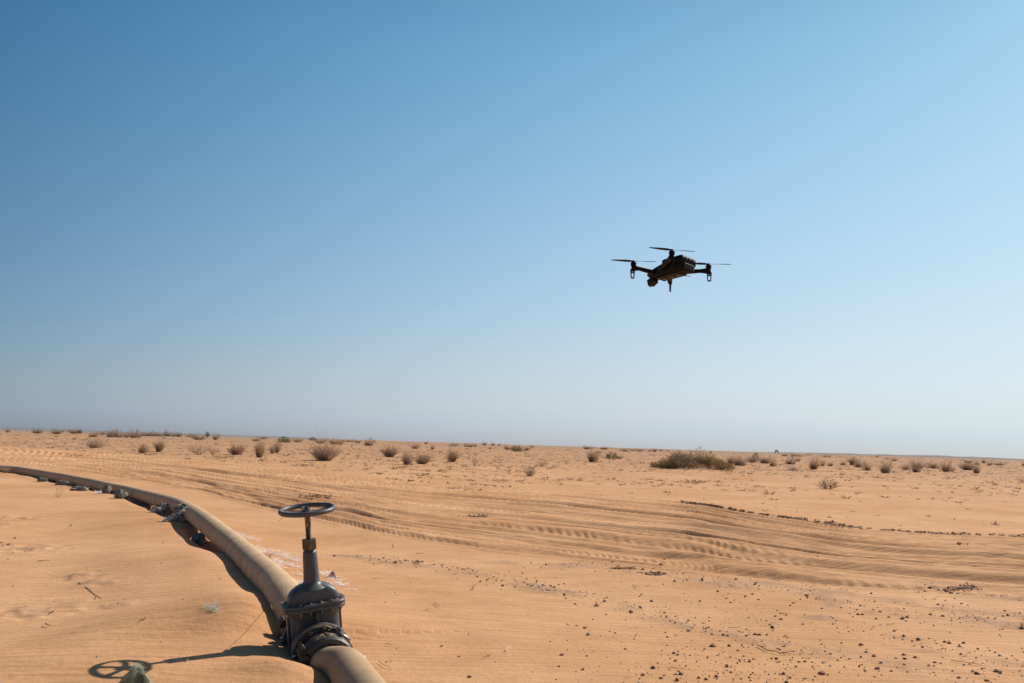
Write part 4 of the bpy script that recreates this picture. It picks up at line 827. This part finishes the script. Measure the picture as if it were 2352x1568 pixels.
# bonnet bolts: head above, nut below
bp_ = [(-.085, -.080), (-.028, -.080), (.03, -.080), (.088, -.080), (-.085, .080), (-.028, .080), (.03, .080), (.088, .080), (-.148, -.035), (-.148, .035), (.148, -.035), (.148, .035)]
bm0 = MB(); prism(bm0, hexprof(.0095), 0, .009, False); prism(bm0, hexprof(.0100), -.058, -.045, False); bm0.lathe([(0, -.0665), (.005, -.0665), (.005, -.044)], 8)
b0 = bm0.build('bolt', BOLT, gv, mat4=Matrix.Translation((bp_[0][0], bp_[0][1], .2705)))
for p in bp_[1:]:
    c = b0.copy(); col.objects.link(c); c.parent = gv; c.matrix_local = Matrix.Translation((p[0], p[1], .2705)) @ Matrix.Rotation(p[0]*20, 4, 'Z')
# pipe flanges and adapters on both faces
fb = None
for s, hroot in ((-1, HNr), (1, HF)):
    MB().lathe([(.10, s*.1155), (.1705, s*.1155), (.1715, s*.118), (.1715, s*.134), (.1700, s*.1365), (.10, s*.1365)], 64, 'y', closed_prof=True).build('pipe_flange', PAINT, gv)
    MB().lathe([(.10, s*.137), (.1665, s*.137), (.1665, s*.1415), (.10, s*.1415)], 64, 'y', closed_prof=True).build('gasket', GASKET, gv)
    ad = MB(); ad.lathe([(.095, s*.142), (.1605, s*.142), (.162, s*.146), (.160, s*.161), (.125, s*.164), (.113, s*.170), (.110, s*.19), (.124, s*.197), (.128, s*.204), (.128, s*.224), (.124, s*.231), (.110, s*.236), (.110, s*.30), (.095, s*.30)], 64, 'y', closed_prof=True)
    for q in range(8):
        a = math.radians(45*q+22+5); ad.box((.127*math.cos(a), s*.178, .127*math.sin(a)), (.036, .034, .009), Matrix.Rotation(-a, 3, 'Y'))
    ad.build('flange_adapter', IRON, gv)
    for q in range(12):
        a = math.radians(30*q+22)
        if fb is None:
            hb = MB(); hb.lathe([(0, 0), (.0135, 0), (.0135, -.003), (0, -.003)], 14, 'y')
            P = hexprof(.0115); hb.rings([np.column_stack([P[:, 0], np.full(6, y), P[:, 1]]) for y in (-.003, -.013)], smooth=False); fb = hb.build('bolt', BOLT, gv, .001); c = fb
        else: c = fb.copy(); col.objects.link(c); c.parent = gv
        c.matrix_local = Matrix.Translation((.1435*math.cos(a), s*.1615, .1435*math.sin(a))) @ (Matrix.Identity(4) if s < 0 else Matrix.Rotation(math.pi, 4, 'Z')) @ Matrix.Rotation(q, 4, 'Y')
    # the hose clamp: two shells with lugs, ribs, slots and bolts; parts of the hose
    base = np.array(hroot.location); CMM = Matrix.Translation(-Vector(base)) @ VM
    for h0, h1, nm in ((-32, 144, 'clamp_shell'), (148, 324, 'clamp_shell')):
        cl = MB(); N = 9; pr = [(.1085, s*.246), (.140, s*.244), (.150, s*.252), (.151, s*.29), (.149, s*.325), (.138, s*.340), (.115, s*.343), (.1085, s*.30)]
        cl.lathe(pr, 22, 'y', math.radians(h0), math.radians(h1), closed_prof=True)
        for aa in (h0+2, h1-2):
            a = math.radians(aa); M = Matrix.Rotation(-a, 3, 'Y')
            for yy in (.258, .292, .326): cl.box((.158*math.cos(a), s*yy, .158*math.sin(a)), (.034, .010, .030), M)
            cl.box((.158*math.cos(a), s*.292, .158*math.sin(a)), (.030, .078, .009), M)
        for aa in (h0+25, h0+60, h0+118, h0+150):
            a = math.radians(aa); cl.box((.1505*math.cos(a), s*.285, .1505*math.sin(a)), (.008, .060, .014), Matrix.Rotation(-a, 3, 'Y'))
        cl.build(nm, IRON, hroot, mat4=CMM)
    for aa in (-34, 146):
        a = math.radians(aa); t = np.array([-math.sin(a), 0, math.cos(a)]); c = np.array([.162*math.cos(a), 0, .162*math.sin(a)])
        for yy in (.275, .309): MB().tube([c+[0, s*yy, 0]-t*.028, c+[0, s*yy, 0]+t*.028], .0055, 8).build('clamp_bolt', BOLT, hroot, mat4=CMM)
    # lever and pull ring at the upper right, hook at the lower left
    a = math.radians(58); er = np.array([math.cos(a), 0, math.sin(a)]); et = np.array([-math.sin(a), 0, math.cos(a)])
    lv = MB(); lv.tube([er*.150+[0, s*.165, 0], er*.172+[0, s*.19, 0], er*.176+[0, s*.23, 0], er*.168+[0, s*.28, 0], er*.156+[0, s*.30, 0]], [.012, .014, .014, .013, .011], 4, smooth=False, squash=(1.3, .55))
    lv.box(tuple(er*.143+et*.032+[0, s*.200, 0]), (.034, .03, .010), Matrix.Rotation(-a-.5, 3, 'Y')); lv.box(tuple(er*.143-et*.034+[0, s*.200, 0]), (.034, .03, .010), Matrix.Rotation(-a+.5, 3, 'Y'))
    lv.build('latch_lever', IRON, gv)
    a = math.radians(50); er = np.array([math.cos(a), 0, math.sin(a)]); et = np.array([-math.sin(a), 0, math.cos(a)])
    MB().tube([er*(.165)+et*(.036*math.cos(q))+np.array([0, s*(.292+.018*math.sin(q)), 0]) for q in np.linspace(0, 2*math.pi, 26)], .0042, 8).build('latch_ring', mat('worn_steel', (.35, .34, .33), .35, metal=.8) if s < 0 else bpy.data.materials['worn_steel'], gv)
    for k_, (aa, yy) in enumerate(((168, .175), (178, .20), (186, .165))):
        a = math.radians(aa); MB().tube([(.135*math.cos(a), s*yy, .135*math.sin(a)), (.170*math.cos(a), s*(yy+.012), .170*math.sin(a))], .007, 8).build('stud', PALEMETAL, gv)

# ------------------------------------------------------------------ drone, hovering
def drone():
    root = empty('quadcopter_drone'); Yd = 5.25; c = at_y(1541, 619, Yd)
    fwd_az = math.radians(-40)                          # nose points left and away
    M = Matrix.Translation(c) @ Matrix.Rotation(math.radians(-8.5), 4, 'X') @ Matrix.Rotation(math.radians(1.2), 4, 'Y') @ Matrix.Rotation(-fwd_az, 4, 'Z')
    M = M @ Matrix.Scale(1.045, 4); root.matrix_world = M; tag(root, 'black quadcopter drone hovering in the clear sky', 'drone')
    # body: loft along y (nose +)
    DY = .014
    secs = [(-.132, .047, -.036, .034, .10), (-.126, .053, -.043, .040, .12), (-.045, .056, -.045, .041, .14), (.02, .054, -.044, .032, .2), (.065, .048, -.040, .022, .3), (.105, .038, -.030, .012, .4), (.126, .026, -.018, .004, .5)]
    R = []
    for y, w, z0, z1, e in secs:
        P = []; zc = (z0+z1)/2; hz = (z1-z0)/2
        for j in range(24):
            q = 2*math.pi*j/24; n = .35+e*.5; cx = math.copysign(abs(math.cos(q))**n, math.cos(q)); sz = math.copysign(abs(math.sin(q))**n, math.sin(q)); k = 1-.20*max(0, -sz)
            P.append((w*cx*k, y+DY, (zc+hz*sz)*.82))
        R.append(np.array(P))
    MB().rings(R).build('body', DR_BLACK, root)
    bt = MB(); bt.rings([np.column_stack([stadium(w, l, .010)[:, 0], stadium(w, l, .010)[:, 1]-.066+DY, np.full(36, z*.82)]) for z, w, l in ((.006, .116, .136), (.046, .114, .134), (.051, .106, .126))]); bt.build('battery', DR_BLACK, root)
    for i in range(3): MB().box((-.026+.026*i, -.1348+DY, .023), (.0014, .0025, .028)).build('battery_groove', DR_GREY, root)
    tv = MB().box((0, -.134+DY, -.012), (.074, .006, .028)).build('rear_vent', DR_GREY, root, .002)
    for i in range(5): MB().box((-.026+.013*i, -.1375+DY, -.012), (.004, .003, .022)).build('vent_slat', DR_BLACK, tv)
    MB().box((0, -.015+DY, -.0375), (.066, .15, .004)).build('belly_plate', DR_BROWN, root, .001)
    for y in (-.065, -.02, .025): MB().lathe([(0, 0), (.012, 0), (.012, -.003), (.008, -.0035), (0, -.002)], 14, c=(0, y+DY, -.0395)).build('sensor', DR_LENS, root)
    # gimbal camera below the nose
    gm = MB(); gm.box((0, .112, -.020), (.030, .022, .012)); gm.tube([(0.022, .109, -.022), (.030, .119, -.026), (.028, .124, -.040)], .006, 8); gm.build('gimbal_arm', DR_BLACK, root, 0)
    Rg = Matrix.Rotation(math.radians(-28), 3, 'X')
    cm = MB().box((0, .124, -.038), (.040, .040, .034), Rg).build('camera_pod', DR_BROWN, root, .005); MB().lathe([(0, 0), (.012, 0), (.013, .006), (0, .007)], 16, 'y').build('lens', DR_LENS, cm, mat4=Matrix.Translation((0, .141, -.050)) @ Matrix.Rotation(math.radians(-28), 4, 'X'))
    # arms
    motors = dict(fn=((-.142, .128), (-.038, .075), -.004, -42), ff=((.142, .128), (.038, .075), -.004, -30), rn=((-.142, -.128), (-.046, .040), .0, -34), rf=((.142, -.128), (.046, -.01), .0, -44))
    for key, ((mx, my), (ax, ay), az_, blade) in motors.items():
        ar = empty('arm', (0, 0, 0)); ar.parent = root; d = np.array([mx-ax, my-ay]); L = np.hypot(*d); d /= L; mz = .012; sd_ = np.array([-d[1], d[0]])
        am = MB(); R = []
        for f, w, h, z in ((0, .012, .013, az_-.006), (.15, .0105, .0115, az_-.004), (.72, .0085, .0095, .001), (.86, .0105, .012, .001), (1.0, .0125, .016, .0), (1.08, .006, .014, .0)):
            p = np.array([ax, ay])+d*L*f; P = []
            for q in range(12):
                a = 2*math.pi*q/12; n = .6; cx = math.copysign(abs(math.cos(a))**n, math.cos(a)); sz = math.copysign(abs(math.sin(a))**n, math.sin(a))
                P.append((p[0]+sd_[0]*w*cx, p[1]+sd_[1]*w*cx, z+h*sz))
            R.append(np.array(P))
        am.rings(R).build('arm_tube', DR_BLACK, ar)
        mo = MB().lathe([(0, .010), (.0135, .010), (.0145, .016), (.0145, .019), (.0138, .0195), (.0145, .0205), (.0145, .027), (.012, .030), (.0045, .031), (.004, .037), (0, .037)], 24, smooth=False, c=(mx, my, .002)).build('motor', DR_BLACK, ar)
        # landing leg: an open frame with a real slot
        lg = MB(); px, py = mx+d[0]*.004, my+d[1]*.004
        def q(u, z, v=0): return np.array([px+d[0]*u+sd_[0]*v, py+d[1]*u+sd_[1]*v, z])
        for u0, u1, w in ((-.0095, -.0075, .0028), (.0095, .007, .0028)): lg.tube([q(u0, -.008), q(u1, -.052)], [.0038, .0030], 6, smooth=False)
        for z, t in ((-.012, .007), (-.024, .0035), (-.0525, .0040)): lg.tube([q(-.0095+(.002 if z < -.04 else 0), z), q(.0095-(.0025 if z < -.04 else 0), z)], t, 6, smooth=False)
        lg.build('landing_leg', DR_BLACK, ar)
        # propeller at rest
        pr = empty('propeller', (mx, my, .038)); pr.parent = root; pr.rotation_euler = (0, 0, math.radians(blade))
        MB().lathe([(0, -.003), (.006, -.003), (.006, .003), (0, .004)], 12).build('hub', DR_PROP, pr)
        for sgn in (0, 1):
            R = []
            for f, w, tw, zz_ in ((.004, .004, 30, 0), (.02, .010, 24, .0005), (.045, .0125, 16, .001), (.08, .0105, 10, .0015), (.105, .007, 7, .002), (.116, .003, 5, .002)):
                a = math.radians(tw); R.append(np.array([(f, (-w if k < 2 else w)*math.cos(a)*.7, zz_+(-w if k < 2 else w)*math.sin(a)*.7+(.0006 if k in (1, 2) else -.0006)) for k in range(4)]))
            MB().rings(R, smooth=False).build('blade', DR_PROP, pr, mat4=Matrix.Rotation(math.pi*sgn, 4, 'Z'))
drone()

# ------------------------------------------------------------------ frayed sacks, fibres, fabric
def threads(P, n, spread, L, w, seed, curl=.5, up=.3):
    """n curly flat fibres rooted along a polyline"""
    g = np.random.default_rng(seed); P = np.array(P, float); d = np.diff(P, axis=0); l = np.linalg.norm(d, axis=1); k = g.choice(len(l), n, p=l/l.sum()); B = P[k]+d[k]*g.uniform(0, 1, (n, 1))+g.normal(0, spread, (n, 3))*[1, 1, .35]
    D = g.normal(0, 1, (n, 3)); D[:, 2] = np.abs(D[:, 2])*up; D /= np.linalg.norm(D, axis=1)[:, None]; A = g.normal(0, 1, (n, 3)); A[:, 2] *= .4; Ls = L*g.uniform(.4, 1.2, n)[:, None]; S = np.cross(D, A); S /= np.linalg.norm(S, axis=1)[:, None]; seg = 5; V = []
    for i in range(seg+1):
        t = i/seg; p = B+D*Ls*t+A*Ls*curl*t*t*.5; p[:, 2] = np.maximum(p[:, 2], B[:, 2]-.004); V += [p-S*w/2, p+S*w/2]
    V = np.stack(V, 1); m = V.shape[1]; T = np.array([t for i in range(seg) for t in ((2*i, 2*i+1, 2*i+3), (2*i, 2*i+3, 2*i+2))]); return V.reshape(-1, 3), (T[None]+(np.arange(n)*m)[:, None, None]).reshape(-1, 3)
def sack(x, y, w, h, seed, label, fr=60, frmat=THREAD, depth=.14, dr=None, frup=.9, frpos=None):
    X, Y, Z = hitg(x, y); r = math.hypot(X, Y); W = w*r/F_PX; Hh = h*r/F_PX; e = empty('torn_sandbag', (X, Y, Z)); tag(e, label, 'sandbag', 'torn sandbags half buried under the hose')
    g = np.random.default_rng(seed); n, m = 22, 14; V = []
    for i in range(n+1):
        for j in range(m+1):
            u, v = 2*math.pi*i/n, math.pi*j/m; p = np.array([math.cos(u)*math.sin(v), math.sin(u)*math.sin(v), math.cos(v)])
            k = 1+.22*math.sin(3*u+seed)*math.sin(v)+.16*math.sin(5*u+4*v+seed*2)+.10*math.sin(9*u-7*v)+.06*math.sin(17*u+11*v+seed)
            V.append(p*k*[W*.5, depth*.6, Hh*.80]+[0, 0, Hh*.32])
    Q = np.array([(i*(m+1)+j, (i+1)*(m+1)+j, (i+1)*(m+1)+j+1, i*(m+1)+j+1) for i in range(n) for j in range(m)]); link('sackcloth', mesh_np('sackcloth', V, Q, SACK, True), e)
    fp = frpos or [(-W*.5, -.05, Hh*.2), (-W*.1, -.05, Hh*.75), (W*.3, -.03, Hh*.8)]
    if fr: link('frayed_threads', mesh_np('frayed_threads', *threads(fp, int(fr*2), W*.09, W*.15, .0034*max(1, r/9), seed, 2.2, frup*.5), frmat), e)
sack(44, 1086, 16, 6, 1, 'small dark sandbag farthest left under the hose', 0)
sack(97, 1107, 18, 7, 2, 'small dark sandbag under the hose, second from the far left', 0)
sack(143, 1116, 26, 8, 3, 'low dark sandbag under the hose, just past the dry grass blades', 0)
sack(184, 1128, 34, 8, 4, 'flat shadowed sandbag under the far hose with pale scraps at its end', 8)
sack(246, 1136, 17, 14, 5, 'upright grey crumpled sandbag under the hose beside white scraps', 12)
sack(277, 1147, 24, 15, 6, 'dark round sandbag under the hose, third back from the white shredded one', 8)
sack(332, 1158, 24, 10, 7, 'pale frayed sandbag scrap under the hose with white tuft on top', 34)
sack(372, 1186, 36, 24, 8, 'shredded white sandbag by the hose bend with a long fibre tail', 90, frpos=[(-.25, -.06, 0), (-.12, -.06, .03), (-.05, -.07, .10), (.06, -.05, .14)])
sack(414, 1212, 34, 30, 9, 'largest shredded white sandbag, fibres looping above it against the hose', 120, frpos=[(-.22, -.07, .01), (-.10, -.07, .04), (0, -.06, .12), (.08, -.03, .17)])
sack(458, 1247, 30, 22, 10, 'dark sandbag in shade under the hose bend, nearest to the valve', 14)
sack(664, 1492, 16, 30, 11, 'ragged brown sack scrap in shade at the left foot of the valve', 70, depth=.06)
def scrap(pts, n, spread, L, seed, label, m=THREAD, w=.003, up=.5, name='fibre_scrap'):
    P = [hitg(*p) for p in pts]; o0 = P[0]; e = MB(); V, Fa = threads([(p[0]-o0[0], p[1]-o0[1], p[2]-o0[2]+.006) for p in P] if len(P) > 1 else [(0, 0, .01), (.03, 0, .01)], n, spread*.75, L*.62, w, seed, 1.3, up*.5)
    o = link(name, mesh_np(name, V, Fa, m)); o.location = o0; tag(o, label, 'fibre scrap', 'white shredded sack fibres behind the hose' if m is THREAD else None); return o
scrap([(818/1.0*0+538, 1229), (548, 1231)], 34, .02, .07, 21, 'faint white fibre wisp behind the hose, farthest up the hose')
scrap([(536+8, 1231), (562, 1236), (580, 1243), (598, 1247)], 130, .025, .08, 22, 'white fibre strip behind the hose, uppermost long one')
scrap([(586, 1262), (592, 1266), (610, 1266), (640, 1272)], 60, .02, .09, 23, 'thin curly white thread line below the uppermost fibre strip')
scrap([(586, 1272), (610, 1277), (640, 1283), (668, 1290), (684, 1297)], 330, .03, .09, 24, 'broad bright white fibre band between hose and valve neck')
scrap([(630, 1295), (636, 1303), (644, 1310)], 130, .025, .10, 25, 'white knotted fibre clump touching the hose')
scrap([(650, 1300), (670, 1306), (690, 1308), (704, 1311)], 150, .02, .06, 26, 'white fibre strip just left of the valve neck')
scrap([(678, 1325), (700, 1328)], 45, .015, .06, 27, 'short thin white fibre line beside the lower valve neck')
scrap([(655, 1341), (672, 1346), (690, 1350), (706, 1353)], 120, .02, .07, 28, 'white fibre strip low behind the bonnet, left of the neck')
scrap([(744, 1318), (752, 1326), (764, 1336)], 110, .025, .09, 29, 'pale fluffy fibre piece right of the valve neck')
scrap([(768, 1343), (778, 1347), (790, 1352)], 110, .018, .06, 30, 'white fibre scrap above the right end of the bonnet flange')
scrap([(800, 1360), (815, 1362)], 18, .01, .04, 31, 'tiny white fibre trace right of the bonnet flange')
scrap([(238-8, 1136), (225, 1133)], 50, .03, .12, 32, 'white scraps on sand beside the upright grey sandbag', w=.008)
# pale cup-shaped scrap right of the neck
X, Y, Z = hitg(757, 1328)
cp = MB().lathe([(.012, 0), (.03, .02), (.042, .055), (.040, .055), (.028, .022), (.010, .003)], 14, closed_prof=True, smooth=True).build('sack_piece', mat('dusty_plastic', (.55, .42, .33), .7, var=.2, scale=20), None); cp.location = (X, Y, Z+.01); cp.rotation_euler = (.3, 1.15, .4)
tag(cp, 'cupped pinkish torn sack piece lying right of the valve neck', 'sack scrap')
# pale green tuft on the left sand
P = hitg(480, 1476); g1 = MB(); e = empty('green_fibre_tuft', P); tag(e, 'pale green-white fibre tuft poking out of the left sand', 'fibre scrap')
link('fibres', mesh_np('fibres', *threads([(-.05, .05, .0), (0, .02, .004), (.04, -.04, .004), (.06, -.09, 0)], 110, .010, .038, .0022, 51, .9, 1.0), GREENFRAY), e); link('fibres', mesh_np('fibres', *blades(12, .5, .10, .003, 52, base_r=.03), GREENFRAY), e)
P = hitg(400, 1560); g2 = link('green_fibre_wisp', mesh_np('green_fibre_wisp', *threads([(0, 0, 0), (.05, .01, 0)], 16, .01, .03, .002, 53, .7, 1.2), GREENFRAY)); g2.location = P; tag(g2, 'faint pale green wisp in sand right of the handwheel shadow', 'fibre scrap')
# folded green woven sack at the bottom edge
def green_sack():
    X, Y, Z = hitg(304, 1618); e = empty('green_woven_sack', (X, Y, Z)); tag(e, 'folded green woven sack corner standing up at the bottom edge', 'sack')
    n = 14; V = []
    for i in range(n+1):
        for j in range(n+1):
            u, v = i/n, j/n; x = (-.085+.17*u); top = .108-1.05*abs(x-.004); z = -.05+(top+.05+.02)*v
            V.append((x, .022*math.sin(u*9+v*2)+.012*math.sin(u*23)+.05*(1-v), z))
    q = [(i*(n+1)+j, (i+1)*(n+1)+j, (i+1)*(n+1)+j+1, i*(n+1)+j+1) for i in range(n) for j in range(n)]
    o = link('fold', mesh_np('fold', V, np.array(q), GREENSACK, True), e); s = o.modifiers.new('t', 'SOLIDIFY'); s.thickness = .004
    V2 = []
    for i in range(11):
        for j in range(7):
            u, v = i/10, j/6; V2.append((.05+.12*u, -.02+.07*v, .0+.03*math.sin(u*3)+.018*math.sin(v*7+u*6)-.02*u))
    q2 = [(i*7+j, (i+1)*7+j, (i+1)*7+j+1, i*7+j+1) for i in range(10) for j in range(6)]
    o = link('fold', mesh_np('fold', V2, np.array(q2), GREENSACK, True), e); s = o.modifiers.new('t', 'SOLIDIFY'); s.thickness = .004
    edge = [V[i*(n+1)+n] for i in range(n+1)]; link('frayed_edge', mesh_np('frayed_edge', *threads(edge[6:], 130, .004, .022, .0018, 61, .6, 1.2), GREENFRAY), e)
green_sack()

# ------------------------------------------------------------------ twigs, straws and small plants
def twig(pts, rad, m, label, cat='twig', branches=(), lift=.008, group=None, name='twig'):
    P = [np.array(hitg(*p)) for p in pts]; o0 = P[0].copy(); P = [p-o0+[0, 0, lift+rad] for p in P]; mb = MB(); Q = []
    for a, b_ in zip(P[:-1], P[1:]): Q += [a, (a+b_)/2+np.array([0, 0, random.uniform(0, .006)])+np.random.default_rng(int(abs(a[0])*1e4)+3).normal(0, .004, 3)*[1, 1, 0]]
    Q.append(P[-1]); mb.tube(Q, list(np.linspace(rad, rad*.5, len(Q))), 5)
    for b_ in branches:
        B = [np.array(hitg(*p))-o0+[0, 0, lift+rad+k*.012] for k, p in enumerate(b_)]; mb.tube(B, [rad*.6]*len(B), 4)
    o = mb.build(name, m); o.location = o0; tag(o, label, cat, group); return o
def za(x, y): return ((1200+x/2.352)/1.6135, (1950+y/2.352)/1.6135)
def zb(x, y): return ((2100+x/2.7035)/1.6135, (1950+y/2.7035)/1.6135)
def zc(x, y): return ((2900+x/2.628)/1.6135, (1950+y/2.628)/1.6135)
def zl(x, y): return ((0+x/7.84)/1.6135, (1900+y/7.84)/1.6135)
def zm(x, y): return ((0+x/3.36)/1.6135, (2130+y/3.36)/1.6135)
twig([za(960, 708), za(985, 722), za(1007, 742)], .0035, STRAW, 'short pale bent stick on smooth sand right of the valve')
twig([za(888, 773), za(912, 764), za(940, 760)], .0022, STRAW, 'thin pale straw just below the bent stick', 'straw')
twig([za(420, 456), za(470, 452), za(522, 455)], .002, TWIG, 'thin flat twig level with the bonnet, nearest to the valve')
twig([za(800, 236), za(868, 238)], .0025, TWIG, 'short flat twig on sand above the gravel streak')
twig([za(1275, 570), za(1305, 555), za(1318, 515), za(1345, 510)], .0022, TWIG, 'wispy branching twig below the first gravel streak', branches=[(za(1305, 555), za(1290, 520))])
twig([za(540, 1050), za(585, 1058), za(632, 1052)], .0018, TWIG, 'thin crooked twig on sand right of the near hose')
twig([za(475, 1205), za(520, 1240), za(578, 1262)], .0018, TWIG, 'thin twig slanting down beside the near hose, lowest there')
twig([za(1455, 1125), za(1425, 1155), za(1385, 1172)], .0018, TWIG, 'small forked twig left of a tan pebble', branches=[(za(1425, 1155), za(1405, 1135))])
twig([za(1570, 1108), za(1600, 1085), za(1632, 1068)], .003, THREAD, 'pale pinkish plastic strand on sand below photo centre', 'strand')
twig([za(330, 1180), za(352, 1188), za(362, 1220)], .005, PALEMETAL, 'curled pale metal hook against the near hose', 'hook', lift=.02, name='metal_hook')
twig([zb(660, 618), zb(690, 632), zb(705, 650)], .003, TWIG, 'small grey-green twig above the dark pebbles')
twig([zb(1908, 1200), zb(1990, 1240), zb(2060, 1258), zb(2130, 1278), zb(2200, 1275), zb(2270, 1258)], .0035, TWIG, 'longest dark curved twig lying on sand near a red stone', branches=[(zb(1940, 1212), zb(2000, 1230))])
twig([zb(1035, 1435), zb(1090, 1448), zb(1180, 1452)], .002, TWIG, 'thin flat twig beside a brown pebble near the bottom edge')
twig([zb(683, 1110), zb(700, 1092), zb(715, 1072)], .0018, TWIG, 'thin slanting straw left of the lower gravel', 'straw')
twig([zb(1620, 1028), zb(1690, 1030), zb(1750, 1030)], .002, GREENL, 'greenish straight stem among brown stones', 'stem', name='stem')
twig([zb(2082, 1052), zb(2085, 1015), zb(2120, 1018), zb(2150, 1012)], .0035, THREAD, 'bent white wire piece on bare sand', 'wire', lift=.015, name='white_wire')
twig([zb(805, 628), zb(828, 602)], .0018, TWIG, 'tiny slanting twig under the red gravel patch')
twig([zc(1640, 1318), zc(1760, 1330), zc(1850, 1342), zc(1935, 1365)], .0022, TWIG, 'long thin wiry weed stem lying near the right stones', branches=[(zc(1850, 1342), zc(1870, 1322)), (zc(1850, 1342), zc(1900, 1340))])
twig([zc(1460, 725), zc(1500, 705), zc(1545, 690)], .0018, TWIG, 'faint thin straw at the lower edge of the tracks', 'straw')
twig([zc(1010, 968), zc(1060, 966), zc(1100, 950)], .002, TWIG, 'thin twig among pebbles near the right edge, middle row')
twig([zc(0, 1243), zc(50, 1235), zc(105, 1222)], .003, TWIG, 'short brown stick at the right end of the curved twig')
twig([zl(2065, 405), zl(2110, 365), zl(2180, 345)], .006, STRAW, 'short curved cream straw alone on the left sand', 'straw')
twig([zl(525, 1075), zl(620, 1015), zl(735, 965)], .004, STRAW, 'straight pale straw near the white stone at left', 'straw')
twig([zl(1085, 1480), zl(1160, 1462), zl(1240, 1475), zl(1430, 1465)], .004, TWIG, 'dark wavy twig on the left sand below the stones')
twig([zl(610, 195), zl(700, 210), zl(800, 235)], .004, TWIG, 'faint brown twig above the left stones')
twig([zm(970, 140), zm(1060, 215), zm(1150, 290), zm(1250, 368)], .0032, TWIG, 'half buried straight twig on the scuffed left sand', lift=-.002, branches=[(zm(1170, 378), zm(1215, 340))])
twig([zm(602, 522), zm(642, 490)], .003, TWIG, 'lower dark splinter of a pair on the left sand', lift=.004)
twig([zm(650, 500), zm(680, 472)], .003, TWIG, 'upper dark splinter of a pair on the left sand', lift=.004)
twig([zm(552, 722), zm(580, 742), zm(615, 755)], .004, TWIG, 'dark knobbly twig piece in the lower left sand')
twig([zm(1778, 862), zm(1808, 845)], .004, STRAW, 'bright short straw left of the green fibre tuft', 'straw')
twig([zm(1718, 878), zm(1752, 862)], .003, TWIG, 'tiny dark chip beside the bright short straw', 'chip', name='bark_chip')
def tuft(x, y, w, h, seed, n, label, m=DRYG, bw=.01, spread=.9, cat='grass tuft', name='grass_tuft'):
    X, Y, Z = hitg(x, y); r = math.hypot(X, Y); V, Fa = blades(n, spread, 1.0, bw, seed, fork=1, base_r=.12); o = link(name, mesh_np(name, V, Fa, m)); s = r/F_PX; o.location = (X, Y, Z); o.scale = (w*s*.8, w*s*.8, h*s); tag(o, label, cat); return o
tuft(133, 1144, 36, 32, 71, 26, 'sparse dry grass blades on sand in front of the far hose', bw=.012, spread=.6)
tuft(12, 1086, 26, 16, 72, 160, 'brown dry grass heap against the hose at the left edge', bw=.03)
tuft(36, 1085, 24, 13, 73, 150, 'brown dry grass heap just right of the edge one', bw=.03)
tuft(160, 1124, 14, 16, 74, 10, 'two or three curved blades leaning on the far hose', bw=.02)
tuft(617, 1290, 30, 22, 75, 70, 'olive dry grass tuft caught in white fibres behind the hose', bw=.012)
tuft(*za(598, 182), 8, 13, 76, 10, 'tiny dark green sprout alone on sand', GREENL, .05, .5)
tuft(*za(308, 372), 5, 10, 77, 6, 'tiny pale upright sprout right of the bonnet', STRAW, .05, .4)
tuft(*za(590, 1200), 14, 12, 78, 14, 'small wiry dry weed right of the near hose', TWIG, .02)
tuft(*zc(1785, 1250), 14, 14, 79, 24, 'small whitish dry weed among the right stones', STRAW, .02)
tuft(*zc(2335, 990), 14, 14, 80, 40, 'dark spiky weed at the right edge', DRYG3, .04)
tuft(488, 1245, 16, 5, 81, 12, 'dry bent straws at the sand edge under the hose', STRAW, .02, 1.3)
tuft(1378*0+1010, 1366, 8, 7, 82, 8, 'tiny dry sprig below the first gravel streak', DRYG, .03)
# long thin stalk leaning on the valve and a straw hung on the handwheel
a0 = np.array(hitg(612, 1420)); stalk = MB().tube([a0, at_y(625, 1398, 5.95), at_y(640, 1384, 5.80), at_y(658, 1365, 5.70)], .0013, 5).build('grass_stalk', STRAW); tag(stalk, 'long thin dry stalk leaning on the left end of the bonnet flange', 'stalk')
w0 = at_y(648, 1176, 5.60); s2 = MB().tube([at_y(650, 1174, 5.68), at_y(645, 1178, 5.62), at_y(646, 1184, 5.60), at_y(650, 1187, 5.60), at_y(641, 1197, 5.60)], .0012, 5).build('grass_stalk', TWIG); tag(s2, 'tiny dark grass wisp caught on the left rim of the handwheel', 'stalk')
print('objects', len(bpy.data.objects))

print('tris', sum(sum(len(p.vertices)-2 for p in m.polygons) if len(m.polygons) < 50000 else len(m.loops)-2*len(m.polygons) for m in bpy.data.meshes))
